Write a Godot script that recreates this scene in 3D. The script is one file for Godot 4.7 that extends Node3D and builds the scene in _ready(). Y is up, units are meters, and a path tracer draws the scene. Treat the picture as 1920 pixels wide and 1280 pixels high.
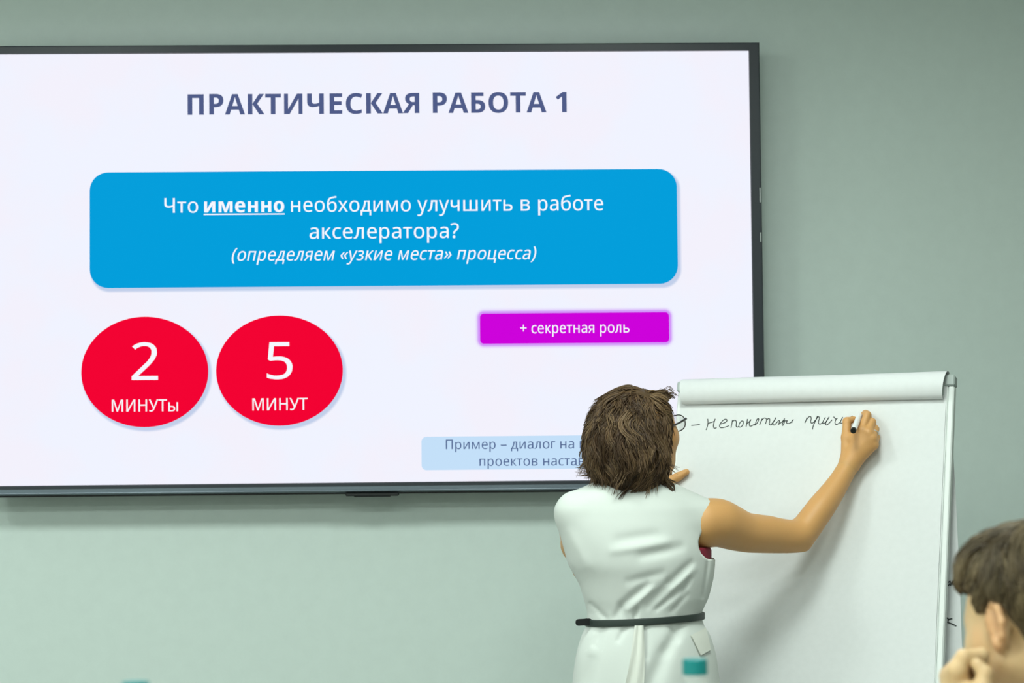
extends Node3D
# A meeting room: wall display with a slide, flip chart, a woman writing on it, a boy and two bottles at a table.

var M := {}
var rng := RandomNumberGenerator.new()
const CHART_AT := Vector3(1.1245, 1.5312, 0.9098)      # middle of the flip chart's top edge
const CHART_YAW := 0.4373
const CHART_LEAN := 0.2552


func _ready() -> void:
	rng.seed = 7
	# ---- camera
	var cam := Camera3D.new()
	cam.name = "camera"
	add_child(cam)
	cam.fov = 15.8406
	cam.position = Vector3(0.1943, 1.3042, 6.9846)
	cam.rotation = Vector3(0.05403, -0.02954, -0.00985)
	cam.near = 0.05
	cam.far = 100.0
	var lens := CameraAttributesPhysical.new()
	lens.frustum_focal_length = 86.25
	lens.frustum_focus_distance = 6.0
	lens.frustum_near = 0.05
	lens.frustum_far = 100.0
	lens.exposure_aperture = 5.6
	cam.attributes = lens
	cam.current = true
	# ---- environment
	var we := WorldEnvironment.new()
	we.name = "environment"
	var e := Environment.new()
	e.background_mode = Environment.BG_COLOR
	e.background_color = Color(0, 0, 0)
	e.tonemap_mode = Environment.TONE_MAPPER_LINEAR
	e.tonemap_exposure = 1.0
	e.sdfgi_enabled = true
	e.ssao_enabled = true
	e.ssil_enabled = true
	we.environment = e
	add_child(we)
	# ---- lamps of the room: square panels in the ceiling
	materials()
	for zi in 3:
		for xi in 3:
			ceiling_panel(Vector3(-3.0 + 1.9 * xi, 2.9, 2.3 + 2.2 * zi), ["over the wall display", "over the table", "over the camera end"][zi], ["by the left wall", "in the middle", "on the right"][xi])
	room()
	television()
	flip_chart()
	woman()
	marker()
	table()
	boy()
	bottles()


# ------------------------------------------------------------------ materials
func mat(called: String, c: Color, rough := 0.6, metal := 0.0) -> StandardMaterial3D:
	var m := StandardMaterial3D.new()
	m.resource_name = called
	m.albedo_color = c
	m.roughness = rough
	m.metallic = metal
	M[called] = m
	return m


func grain(freq: float, lo: Color, hi: Color, seed_: int, size := 512, type := FastNoiseLite.TYPE_SIMPLEX_SMOOTH, octaves := 4) -> NoiseTexture2D:
	var n := FastNoiseLite.new()
	n.noise_type = type
	n.seed = seed_
	n.frequency = freq
	n.fractal_octaves = octaves
	var t := NoiseTexture2D.new()
	t.width = size
	t.height = size
	t.seamless = true
	t.noise = n
	var g := Gradient.new()
	g.set_color(0, lo)
	g.set_color(1, hi)
	t.color_ramp = g
	return t


func textured(called: String, c: Color, rough: float, tex: Texture2D, scale: float, bump := 0.0) -> StandardMaterial3D:
	var m := mat(called, c, rough)
	m.albedo_texture = tex
	m.uv1_triplanar = true
	m.uv1_scale = Vector3.ONE * scale
	if bump > 0.0:
		m.heightmap_enabled = true
		m.heightmap_texture = tex
		m.heightmap_scale = bump
	return m


func glow(called: String, c: Color, k := 1.0) -> StandardMaterial3D:
	var m := mat(called, Color(0.0, 0.0, 0.0), 0.35)
	m.metallic_specular = 0.08
	m.emission_enabled = true
	m.emission = c
	m.emission_energy_multiplier = k
	return m


func materials() -> void:
	var paint := grain(0.02, Color(0.985, 0.985, 0.985), Color(1, 1, 1), 3)
	textured("wall_paint", Color8(217, 231, 225), 0.75, paint, 1.6)
	textured("ceiling_paint", Color8(226, 228, 224), 0.9, paint, 1.0)
	textured("carpet", Color8(126, 128, 124), 0.95, grain(0.2, Color(0.75, 0.75, 0.75), Color(1, 1, 1), 5), 3.0)
	textured("white_plaster", Color8(222, 226, 220), 0.85, paint, 1.3)
	mat("bezel", Color8(44, 50, 58), 0.38)
	mat("bezel_trim", Color8(112, 124, 134), 0.35, 0.3)
	mat("black_plastic", Color8(22, 24, 26), 0.45)
	mat("silver", Color8(205, 210, 208), 0.35, 0.5)
	textured("paper", Color8(229, 231, 231), 0.7, grain(0.03, Color(0.985, 0.985, 0.985), Color(1, 1, 1), 11), 3.0)
	M.paper.backlight_enabled = true
	M.paper.backlight = Color(0.18, 0.18, 0.18)
	mat("frame_white", Color8(234, 238, 235), 0.4)
	mat("bracket_grey", Color8(176, 186, 182), 0.5)
	mat("ink", Color8(38, 44, 44), 0.6)
	var pores := grain(0.09, Color(0.93, 0.90, 0.88), Color(1, 1, 1), 21)
	for s in [["skin_tan", Color8(218, 166, 104)], ["skin_fair", Color8(216, 184, 138)]]:
		var m := textured(s[0], s[1], 0.52, pores, 14.0)
		m.vertex_color_use_as_albedo = true
		m.subsurf_scatter_enabled = true
		m.subsurf_scatter_strength = 0.08
	textured("dress_cloth", Color8(217, 222, 217), 0.8, grain(0.35, Color(0.965, 0.965, 0.96), Color(1, 1, 1), 31, 512, FastNoiseLite.TYPE_CELLULAR, 2), 8.0)
	textured("sash_cloth", Color8(222, 224, 215), 0.8, grain(0.35, Color(0.965, 0.965, 0.96), Color(1, 1, 1), 32, 256), 8.0)
	mat("belt_leather", Color8(44, 54, 50), 0.5)
	mat("wine_cloth", Color8(128, 22, 48), 0.7)
	mat("glasses_frame", Color8(36, 34, 30), 0.3)
	var lensm := mat("lens", Color(0.95, 1.0, 0.97, 0.06), 0.02)
	lensm.transparency = BaseMaterial3D.TRANSPARENCY_ALPHA
	mat("eye_white", Color8(232, 228, 222), 0.25)
	mat("iris", Color8(62, 48, 36), 0.2)
	for s in [["hair_brown", 0.5], ["hair_short", 0.55]]:
		var m := mat(s[0], Color(1, 1, 1), s[1])
		m.vertex_color_use_as_albedo = true
		m.metallic_specular = 0.4
	mat("shoe", Color8(30, 30, 32), 0.35)
	textured("shirt_cloth", Color8(60, 70, 92), 0.85, grain(0.3, Color(0.9, 0.9, 0.9), Color(1, 1, 1), 41, 256), 8.0)
	textured("denim", Color8(48, 58, 80), 0.85, grain(0.3, Color(0.85, 0.85, 0.85), Color(1, 1, 1), 42, 256), 8.0)
	textured("table_top", Color8(214, 208, 196), 0.45, grain(0.02, Color(0.94, 0.93, 0.91), Color(1, 1, 1), 51), 1.0)
	mat("steel", Color8(150, 154, 156), 0.35, 0.8)
	mat("seat_fabric", Color8(58, 62, 68), 0.85)
	mat("teal_cap", Color8(0, 126, 126), 0.4)
	var pet := mat("clear_plastic", Color(0.92, 0.97, 0.97, 0.16), 0.06)
	pet.transparency = BaseMaterial3D.TRANSPARENCY_ALPHA
	mat("bottle_label", Color8(206, 222, 226), 0.5)
	mat("marker_white", Color8(238, 240, 242), 0.3)
	mat("marker_cap", Color8(18, 22, 20), 0.4)
	glow("lamp_panel", Color(0.96, 1.0, 0.955), 2.5)


# ------------------------------------------------------------------ mesh helpers
func mesh_part(called: String, mesh: Mesh, m: Material, parent: Node3D) -> MeshInstance3D:
	var o := MeshInstance3D.new()
	o.name = called
	o.mesh = mesh
	o.material_override = null
	for i in mesh.get_surface_count():
		o.set_surface_override_material(i, m)
	parent.add_child(o, true)
	return o


func thing(called: String, label: String, category: String, at := Vector3.ZERO, group := "") -> Node3D:
	var o := Node3D.new()
	o.name = called
	add_child(o, true)
	o.position = at
	o.set_meta("label", label)
	o.set_meta("category", category)
	if group != "":
		o.set_meta("group", group)
	return o


func struct(called: String, mesh: Mesh, m: Material, at := Vector3.ZERO) -> MeshInstance3D:
	var o := mesh_part(called, mesh, m, self)
	o.position = at
	o.set_meta("kind", "structure")
	return o


# A shape under construction: positions, normals, colours and triangles.
class Shape:
	var v := PackedVector3Array()
	var n := PackedVector3Array()
	var c := PackedColorArray()
	var t := PackedInt32Array()
	var uv := PackedVector2Array()

	func quad(a: Vector3, b: Vector3, c_: Vector3, d: Vector3) -> void:   # clockwise seen from outside
		var k := v.size()
		var nn := (c_ - a).cross(b - a).normalized()
		for p in [a, b, c_, d]:
			v.append(p)
			n.append(nn)
		t.append_array([k, k + 1, k + 2, k, k + 2, k + 3])

	func mesh() -> ArrayMesh:
		var a := []
		a.resize(Mesh.ARRAY_MAX)
		a[Mesh.ARRAY_VERTEX] = v
		a[Mesh.ARRAY_NORMAL] = n
		a[Mesh.ARRAY_INDEX] = t
		if c.size() == v.size():
			a[Mesh.ARRAY_COLOR] = c
		if uv.size() == v.size():
			a[Mesh.ARRAY_TEX_UV] = uv
		var m := ArrayMesh.new()
		m.add_surface_from_arrays(Mesh.PRIMITIVE_TRIANGLES, a)
		return m

	# box with chamfered edges, in the frame given by t_
	func box(t_: Transform3D, size: Vector3, ch := 0.002) -> void:
		var h := size / 2.0
		ch = minf(ch, minf(h.x, minf(h.y, h.z)) * 0.9)
		var ax := [Vector3(1, 0, 0), Vector3(0, 1, 0), Vector3(0, 0, 1)]
		for i in 3:
			var j: int = (i + 1) % 3
			var k: int = (i + 2) % 3
			for s in [-1.0, 1.0]:
				var o: Vector3 = ax[i] * s * h[i]
				var a: Vector3 = ax[j] * (h[j] - ch)
				var b: Vector3 = ax[k] * (h[k] - ch)
				put_quad(t_, o - a - b, o + a - b, o + a + b, o - a + b, ax[i] * s)
				# edge chamfers between face i (s) and face j (r)
				for r in [-1.0, 1.0]:
					var e1: Vector3 = ax[i] * s * h[i] + ax[j] * r * (h[j] - ch)
					var e2: Vector3 = ax[i] * s * (h[i] - ch) + ax[j] * r * h[j]
					put_quad(t_, e1 - b, e1 + b, e2 + b, e2 - b, (ax[i] * s + ax[j] * r).normalized())
		for sx in [-1.0, 1.0]:
			for sy in [-1.0, 1.0]:
				for sz in [-1.0, 1.0]:
					var p1 := Vector3(sx * h.x, sy * (h.y - ch), sz * (h.z - ch))
					var p2 := Vector3(sx * (h.x - ch), sy * h.y, sz * (h.z - ch))
					var p3 := Vector3(sx * (h.x - ch), sy * (h.y - ch), sz * h.z)
					put_tri(t_, p1, p2, p3, Vector3(sx, sy, sz).normalized())

	func put_quad(t_: Transform3D, a: Vector3, b: Vector3, c_: Vector3, d: Vector3, nn: Vector3) -> void:
		put_tri(t_, a, b, c_, nn)
		put_tri(t_, a, c_, d, nn)

	func put_tri(t_: Transform3D, a: Vector3, b: Vector3, c_: Vector3, nn: Vector3) -> void:
		var k := v.size()
		if (c_ - a).cross(b - a).dot(nn) < 0.0:
			var q := b
			b = c_
			c_ = q
		var w := (t_.basis * nn).normalized()
		for p in [a, b, c_]:
			v.append(t_ * p)
			n.append(w)
		t.append_array([k, k + 1, k + 2])

	# grid of points rows x cols, smooth normals
	func grid(pts: PackedVector3Array, rows: int, cols: int, closed := false, flip := false) -> void:
		var k := v.size()
		for i in rows:
			for j in cols:
				var i0 := maxi(i - 1, 0)
				var i1 := mini(i + 1, rows - 1)
				var j0 := (j - 1 + cols) % cols if closed else maxi(j - 1, 0)
				var j1 := (j + 1) % cols if closed else mini(j + 1, cols - 1)
				var du := pts[i1 * cols + j] - pts[i0 * cols + j]
				var dv := pts[i * cols + j1] - pts[i * cols + j0]
				var nn := du.cross(dv)
				if nn.length_squared() < 1e-16:
					nn = Vector3.UP
				v.append(pts[i * cols + j])
				n.append(nn.normalized() * (-1.0 if flip else 1.0))
		for i in rows - 1:
			for j in (cols if closed else cols - 1):
				var j1 := (j + 1) % cols
				var a := k + i * cols + j
				var b := k + i * cols + j1
				var c_ := k + (i + 1) * cols + j1
				var d := k + (i + 1) * cols + j
				if flip:
					t.append_array([a, c_, b, a, d, c_])
				else:
					t.append_array([a, b, c_, a, c_, d])

	# tube along points with a radius at each
	func tube(pts: PackedVector3Array, rad: PackedFloat32Array, sides := 8, caps := true) -> void:
		var g := PackedVector3Array()
		var up := Vector3(0.21, 0.93, 0.3).normalized()
		var rows := pts.size()
		for i in rows:
			var d := (pts[mini(i + 1, rows - 1)] - pts[maxi(i - 1, 0)]).normalized()
			var x := up.cross(d)
			if x.length_squared() < 1e-4:
				x = Vector3(1, 0, 0).cross(d)
			x = x.normalized()
			var y := d.cross(x)
			up = y
			for j in sides:
				var w := TAU * j / sides
				g.append(pts[i] + (x * cos(w) + y * sin(w)) * rad[i])
		grid(g, rows, sides, true, true)
		if caps:
			for end in 2:
				var i := 0 if end == 0 else rows - 1
				var d := (pts[1] - pts[0]).normalized() if end == 0 else (pts[rows - 2] - pts[rows - 1]).normalized()
				for j in range(1, sides - 1):
					put_tri(Transform3D(), g[i * sides], g[i * sides + j], g[i * sides + j + 1], -d)

	# lathe of a profile (radius, height) round the y axis at a place
	func lathe(at: Vector3, prof: PackedVector2Array, sides := 32) -> void:
		var g := PackedVector3Array()
		for q in prof:
			for j in sides:
				var w := TAU * j / sides
				g.append(at + Vector3(cos(w) * q.x, q.y, sin(w) * q.x))
		grid(g, prof.size(), sides, true, false)

	# flat polygon with a thickness: outline in the x-y plane of t_, front towards +z
	func slab(t_: Transform3D, outline: PackedVector2Array, thick: float) -> void:
		var idx := Geometry2D.triangulate_polygon(outline)
		for i in range(0, idx.size(), 3):
			var a := outline[idx[i]]
			var b := outline[idx[i + 1]]
			var c_ := outline[idx[i + 2]]
			put_tri(t_, Vector3(a.x, a.y, 0), Vector3(b.x, b.y, 0), Vector3(c_.x, c_.y, 0), Vector3(0, 0, 1))
			put_tri(t_, Vector3(a.x, a.y, -thick), Vector3(b.x, b.y, -thick), Vector3(c_.x, c_.y, -thick), Vector3(0, 0, -1))
		var mid := Vector2.ZERO
		for q in outline:
			mid += q / outline.size()
		for i in outline.size():
			var a := outline[i]
			var b := outline[(i + 1) % outline.size()]
			var nn := Vector2(b.y - a.y, a.x - b.x).normalized()
			if nn.dot((a + b) / 2.0 - mid) < 0.0:
				nn = -nn
			put_quad(t_, Vector3(a.x, a.y, 0), Vector3(b.x, b.y, 0), Vector3(b.x, b.y, -thick), Vector3(a.x, a.y, -thick), Vector3(nn.x, nn.y, 0))


func at(p: Vector3) -> Transform3D:
	return Transform3D(Basis(), p)


func boxes(list: Array, ch := 0.002) -> ArrayMesh:   # [[centre, size], ...]
	var s := Shape.new()
	for b in list:
		s.box(at(b[0]), b[1], ch)
	return s.mesh()


func round_rect(c: Vector2, size: Vector2, r: float, steps := 8) -> PackedVector2Array:
	var o := PackedVector2Array()
	for q in 4:
		var s := Vector2([1, -1, -1, 1][q], [1, 1, -1, -1][q])
		for i in steps + 1:
			var w := PI / 2 * (q + float(i) / steps)
			o.append(c + s * (size / 2.0 - Vector2(r, r)) + Vector2(cos(w), sin(w)) * r)
	return o


func smooth_line(pts: PackedVector3Array, per := 6) -> PackedVector3Array:
	var c := Curve3D.new()
	var m := pts.size()
	for i in m:
		var tan := (pts[mini(i + 1, m - 1)] - pts[maxi(i - 1, 0)]) / 6.0
		c.add_point(pts[i], -tan, tan)
	var o := PackedVector3Array()
	for i in m - 1:
		for k in per:
			o.append(c.sample(i, float(k) / per))
	o.append(pts[m - 1])
	return o


func even(n: int, r0: float, r1: float) -> PackedFloat32Array:
	var o := PackedFloat32Array()
	for i in n:
		o.append(lerpf(r0, r1, float(i) / maxi(n - 1, 1)))
	return o


# ------------------------------------------------------------------ soft bodies: joined tapered capsules, meshed as surface nets
class Blob:
	var a := PackedVector3Array()
	var ba := PackedVector3Array()
	var inv := PackedFloat32Array()
	var r0 := PackedFloat32Array()
	var dr := PackedFloat32Array()
	var k := PackedFloat32Array()
	var fx := PackedVector3Array()
	var fs := PackedFloat32Array()
	var mid := PackedVector3Array()
	var bound := PackedFloat32Array()

	# a capsule from p to q; flat > 1 squeezes it along the axis given
	func bone(p: Vector3, q: Vector3, rp: float, rq: float, kk := 0.02, axis := Vector3.ZERO, flat := 1.0) -> void:
		a.append(p)
		ba.append(q - p)
		inv.append(1.0 / maxf((q - p).length_squared(), 1e-9))
		r0.append(rp)
		dr.append(rq - rp)
		k.append(kk)
		fx.append(axis.normalized() if axis != Vector3.ZERO else Vector3.ZERO)
		fs.append(flat - 1.0)
		mid.append((p + q) / 2.0)
		bound.append((q - p).length() / 2.0 + maxf(rp, rq) * maxf(1.0, 1.0 / flat))

	func chain(pts: Array, radii: Array, kk := 0.02) -> void:
		for i in pts.size() - 1:
			bone(pts[i], pts[i + 1], radii[i], radii[i + 1], kk)

	func d(p: Vector3) -> float:
		var m := 9.0
		for i in a.size():
			if p.distance_to(mid[i]) - bound[i] > m + k[i]:
				continue
			var w := p - a[i]
			var t := clampf(w.dot(ba[i]) * inv[i], 0.0, 1.0)
			w -= ba[i] * t
			if fs[i] != 0.0:
				w += fx[i] * (w.dot(fx[i]) * fs[i])
			var x := w.length() - (r0[i] + dr[i] * t)
			var kk := k[i]
			var h := kk - absf(m - x)
			m = minf(m, x)
			if h > 0.0:
				m -= h * h / (4.0 * kk)
		return m


func nets(f: Callable, lo: Vector3, hi: Vector3, c: float, out: Shape, slack := 1.25) -> void:
	const NB := 6
	var bn := Vector3i(((hi - lo) / (c * NB)).ceil())
	var nx := bn.x * NB + 1
	var ny := bn.y * NB + 1
	var nz := bn.z * NB + 1
	var vals := PackedFloat32Array()
	vals.resize(nx * ny * nz)
	vals.fill(9.0)
	var ids := PackedInt32Array()
	ids.resize(nx * ny * nz)
	ids.fill(-1)
	var active := []
	var reach := (NB * c * 0.87 + c) * slack
	for bz in bn.z:
		for by in bn.y:
			for bx in bn.x:
				var mid := lo + Vector3(bx + 0.5, by + 0.5, bz + 0.5) * (NB * c)
				var dm: float = f.call(mid)
				if absf(dm) > reach:
					continue
				active.append(Vector3i(bx, by, bz) * NB)
	var sx := 1
	var sy := nx
	var sz := nx * ny
	for b in active:
		for z in range(b.z, b.z + NB + 1):
			for y in range(b.y, b.y + NB + 1):
				var at0: int = b.x + y * sy + z * sz
				for x in NB + 1:
					if vals[at0 + x] == 9.0:
						vals[at0 + x] = f.call(lo + Vector3(b.x + x, y, z) * c)
	var off := PackedInt32Array([0, sx, sy, sx + sy, sz, sx + sz, sy + sz, sx + sy + sz])
	var first := out.v.size()
	var cells := PackedInt32Array()
	var where: Array[Vector3i] = []
	var e := c * 0.35
	for b in active:
		for z in range(b.z, b.z + NB):
			for y in range(b.y, b.y + NB):
				for x in range(b.x, b.x + NB):
					var i0: int = x + y * sy + z * sz
					var inside := 0
					for q in 8:
						if vals[i0 + off[q]] < 0.0:
							inside += 1
					if inside == 0 or inside == 8:
						continue
					var sum := Vector3.ZERO
					var cnt := 0
					for q in 8:
						for ax in 3:
							if q & (1 << ax):
								continue
							var r := q | (1 << ax)
							var va := vals[i0 + off[q]]
							var vb := vals[i0 + off[r]]
							if (va < 0.0) == (vb < 0.0):
								continue
							var tt := va / (va - vb)
							var pq := Vector3(q & 1, (q >> 1) & 1, (q >> 2) & 1)
							pq[ax] += tt
							sum += pq
							cnt += 1
					var p := lo + (Vector3(x, y, z) + sum / cnt) * c
					var d1: float = f.call(p + Vector3(e, -e, -e))
					var d2: float = f.call(p + Vector3(-e, -e, e))
					var d3: float = f.call(p + Vector3(-e, e, -e))
					var d4: float = f.call(p + Vector3(e, e, e))
					var g := Vector3(d1 - d2 - d3 + d4, -d1 - d2 + d3 + d4, -d1 + d2 - d3 + d4) / (4.0 * e)
					var gl := maxf(g.length(), 0.2)
					var step := clampf((d1 + d2 + d3 + d4) / 4.0 / gl, -c * 0.6, c * 0.6)
					p -= g / gl * step
					ids[i0] = out.v.size()
					out.v.append(p)
					out.n.append(g.normalized())
					cells.append(i0)
					where.append(Vector3i(x, y, z))
	var str := [sx, sy, sz]
	for m in cells.size():
		var i0 := cells[m]
		var w := where[m]
		for ax in 3:
			var s0: int = str[ax]
			var va := vals[i0]
			var vb := vals[i0 + s0]
			if (va < 0.0) == (vb < 0.0):
				continue
			var b1: int = (ax + 1) % 3
			var b2: int = (ax + 2) % 3
			if w[b1] == 0 or w[b2] == 0:
				continue
			var q0 := ids[i0]
			var q1 := ids[i0 - int(str[b1])]
			var q2 := ids[i0 - int(str[b1]) - int(str[b2])]
			var q3 := ids[i0 - int(str[b2])]
			if q1 < first or q2 < first or q3 < first:
				continue
			if va < 0.0:
				out.t.append_array([q0, q2, q1, q0, q3, q2])
			else:
				out.t.append_array([q0, q1, q2, q0, q2, q3])


func smin(a: float, b: float, k: float) -> float:
	var h := maxf(k - absf(a - b), 0.0)
	return minf(a, b) - h * h / (4.0 * k)


func paint(s: Shape, f: Callable) -> void:   # a colour for each vertex of a shape
	for i in range(s.c.size(), s.v.size()):
		s.c.append(f.call(s.v[i]))


# ------------------------------------------------------------------ room
func room() -> void:
	struct("wall_back", boxes([[Vector3(0, 1.45, -0.115), Vector3(8.4, 3.14, 0.16)]], 0.004), M.wall_paint)
	struct("wall_left", boxes([[Vector3(-4.1, 1.45, 4.5), Vector3(0.16, 3.14, 9.08)]], 0.004), M.white_plaster)
	struct("wall_right", boxes([[Vector3(4.1, 1.45, 4.5), Vector3(0.16, 3.14, 9.08)]], 0.004), M.white_plaster)
	struct("wall_front", boxes([[Vector3(0, 1.45, 9.08), Vector3(8.4, 3.14, 0.16)]], 0.004), M.white_plaster)
	struct("floor", boxes([[Vector3(0, -0.06, 4.5), Vector3(8.4, 0.12, 9.2)]], 0.004), M.carpet)
	struct("ceiling", boxes([[Vector3(0, 3.01, 4.5), Vector3(8.4, 0.16, 9.2)]], 0.004), M.ceiling_paint)
	struct("baseboard_back", boxes([[Vector3(0, 0.04, -0.027), Vector3(8.0, 0.08, 0.016)]]), M.frame_white)


func ceiling_panel(p: Vector3, row: String, side: String) -> void:
	var o := thing("ceiling_light", "square ceiling light panel %s, %s" % [row, side], "ceiling light", p, "ceiling light panels")
	var s := Shape.new()
	for k in 4:
		var along := k < 2
		var sg := -1.0 if k % 2 == 0 else 1.0
		s.box(at(Vector3(0.0 if along else sg * 0.305, 0.014, sg * 0.305 if along else 0.0)), Vector3(0.63 if along else 0.02, 0.028, 0.02 if along else 0.59), 0.002)
	mesh_part("frame", s.mesh(), M.frame_white, o)
	mesh_part("lamp_diffuser", boxes([[Vector3(0, 0.018, 0), Vector3(0.59, 0.012, 0.59)]], 0.001), M.lamp_panel, o)
	var l := AreaLight3D.new()
	l.name = "panel_light"
	l.area_size = Vector2(0.58, 0.58)
	l.area_normalize_energy = true
	l.light_color = Color(0.949, 1.0, 0.974)
	l.light_energy = 3.0
	l.area_range = 14.0
	l.area_attenuation = 2.0
	l.shadow_enabled = true
	o.add_child(l)
	l.position = Vector3(0, 0.005, 0)
	l.rotation.x = -PI / 2


# ------------------------------------------------------------------ wall display
const SCREEN_AT := Vector3(0.0, 1.8925, 0.085)
const SCREEN := Vector2(2.16, 1.215)


func text(s: String, left: Vector2, right: Vector2, cap: float, m: Material, parent: Node3D, bold := false, slant := 0.0) -> MeshInstance3D:
	var tm := TextMesh.new()
	var f := SystemFont.new()
	f.font_names = PackedStringArray(["Droid Sans"])
	f.font_weight = 700 if bold else 400
	tm.font = f
	tm.font_size = 100
	tm.pixel_size = 0.01
	tm.depth = 0.02
	tm.curve_step = 1.0
	tm.text = s
	tm.horizontal_alignment = HORIZONTAL_ALIGNMENT_LEFT
	tm.vertical_alignment = VERTICAL_ALIGNMENT_TOP
	var a := tm.get_mesh_arrays() if tm.get_surface_count() == 1 else []
	var sh := Shape.new()
	for i in tm.get_surface_count():
		var arr := tm.surface_get_arrays(i)
		var k := sh.v.size()
		sh.v.append_array(arr[Mesh.ARRAY_VERTEX])
		sh.n.append_array(arr[Mesh.ARRAY_NORMAL])
		for q in arr[Mesh.ARRAY_INDEX]:
			sh.t.append(q + k)
	# the base line is where a capital stands: found with a one-letter mesh in the same font
	var ref := tm.duplicate() as TextMesh
	ref.text = "П"
	var rb := ref.get_aabb()
	var base := rb.position.y
	var x0 := 1e9
	var x1 := -1e9
	for p in sh.v:
		x0 = minf(x0, p.x - slant * (p.y - base) * 0.0)
		x1 = maxf(x1, p.x)
	var dir := (right - left)
	var kx := dir.length() / (x1 - x0)
	var ky := cap / rb.size.y
	var ang := dir.angle()
	var b := Basis(Vector3(0, 0, 1), ang)
	for i in sh.v.size():
		var p := sh.v[i]
		var q := Vector3((p.x - x0) * kx + slant * (p.y - base) * ky, (p.y - base) * ky, p.z * 0.03)
		sh.v[i] = b * q
	var o := mesh_part("slide_text", sh.mesh(), m, parent)
	o.position = Vector3(left.x, left.y, 0.0022)
	return o


func glyphs(called: String, o: MeshInstance3D) -> void:
	o.name = called


func slide_plate(called: String, outline: PackedVector2Array, m: Material, parent: Node3D, z := 0.001) -> MeshInstance3D:
	var s := Shape.new()
	s.slab(at(Vector3(0, 0, z)), outline, 0.0006)
	return mesh_part(called, s.mesh(), m, parent)


func ellipse(c: Vector2, r: Vector2) -> PackedVector2Array:
	var o := PackedVector2Array()
	for i in 96:
		o.append(c + Vector2(cos(TAU * i / 96), sin(TAU * i / 96)) * r)
	return o


func box_distance(p: Vector2, c: Vector2, half: Vector2, r: float) -> float:
	var q := (p - c).abs() - half + Vector2(r, r)
	return Vector2(maxf(q.x, 0), maxf(q.y, 0)).length() + minf(maxf(q.x, q.y), 0.0) - r


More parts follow.
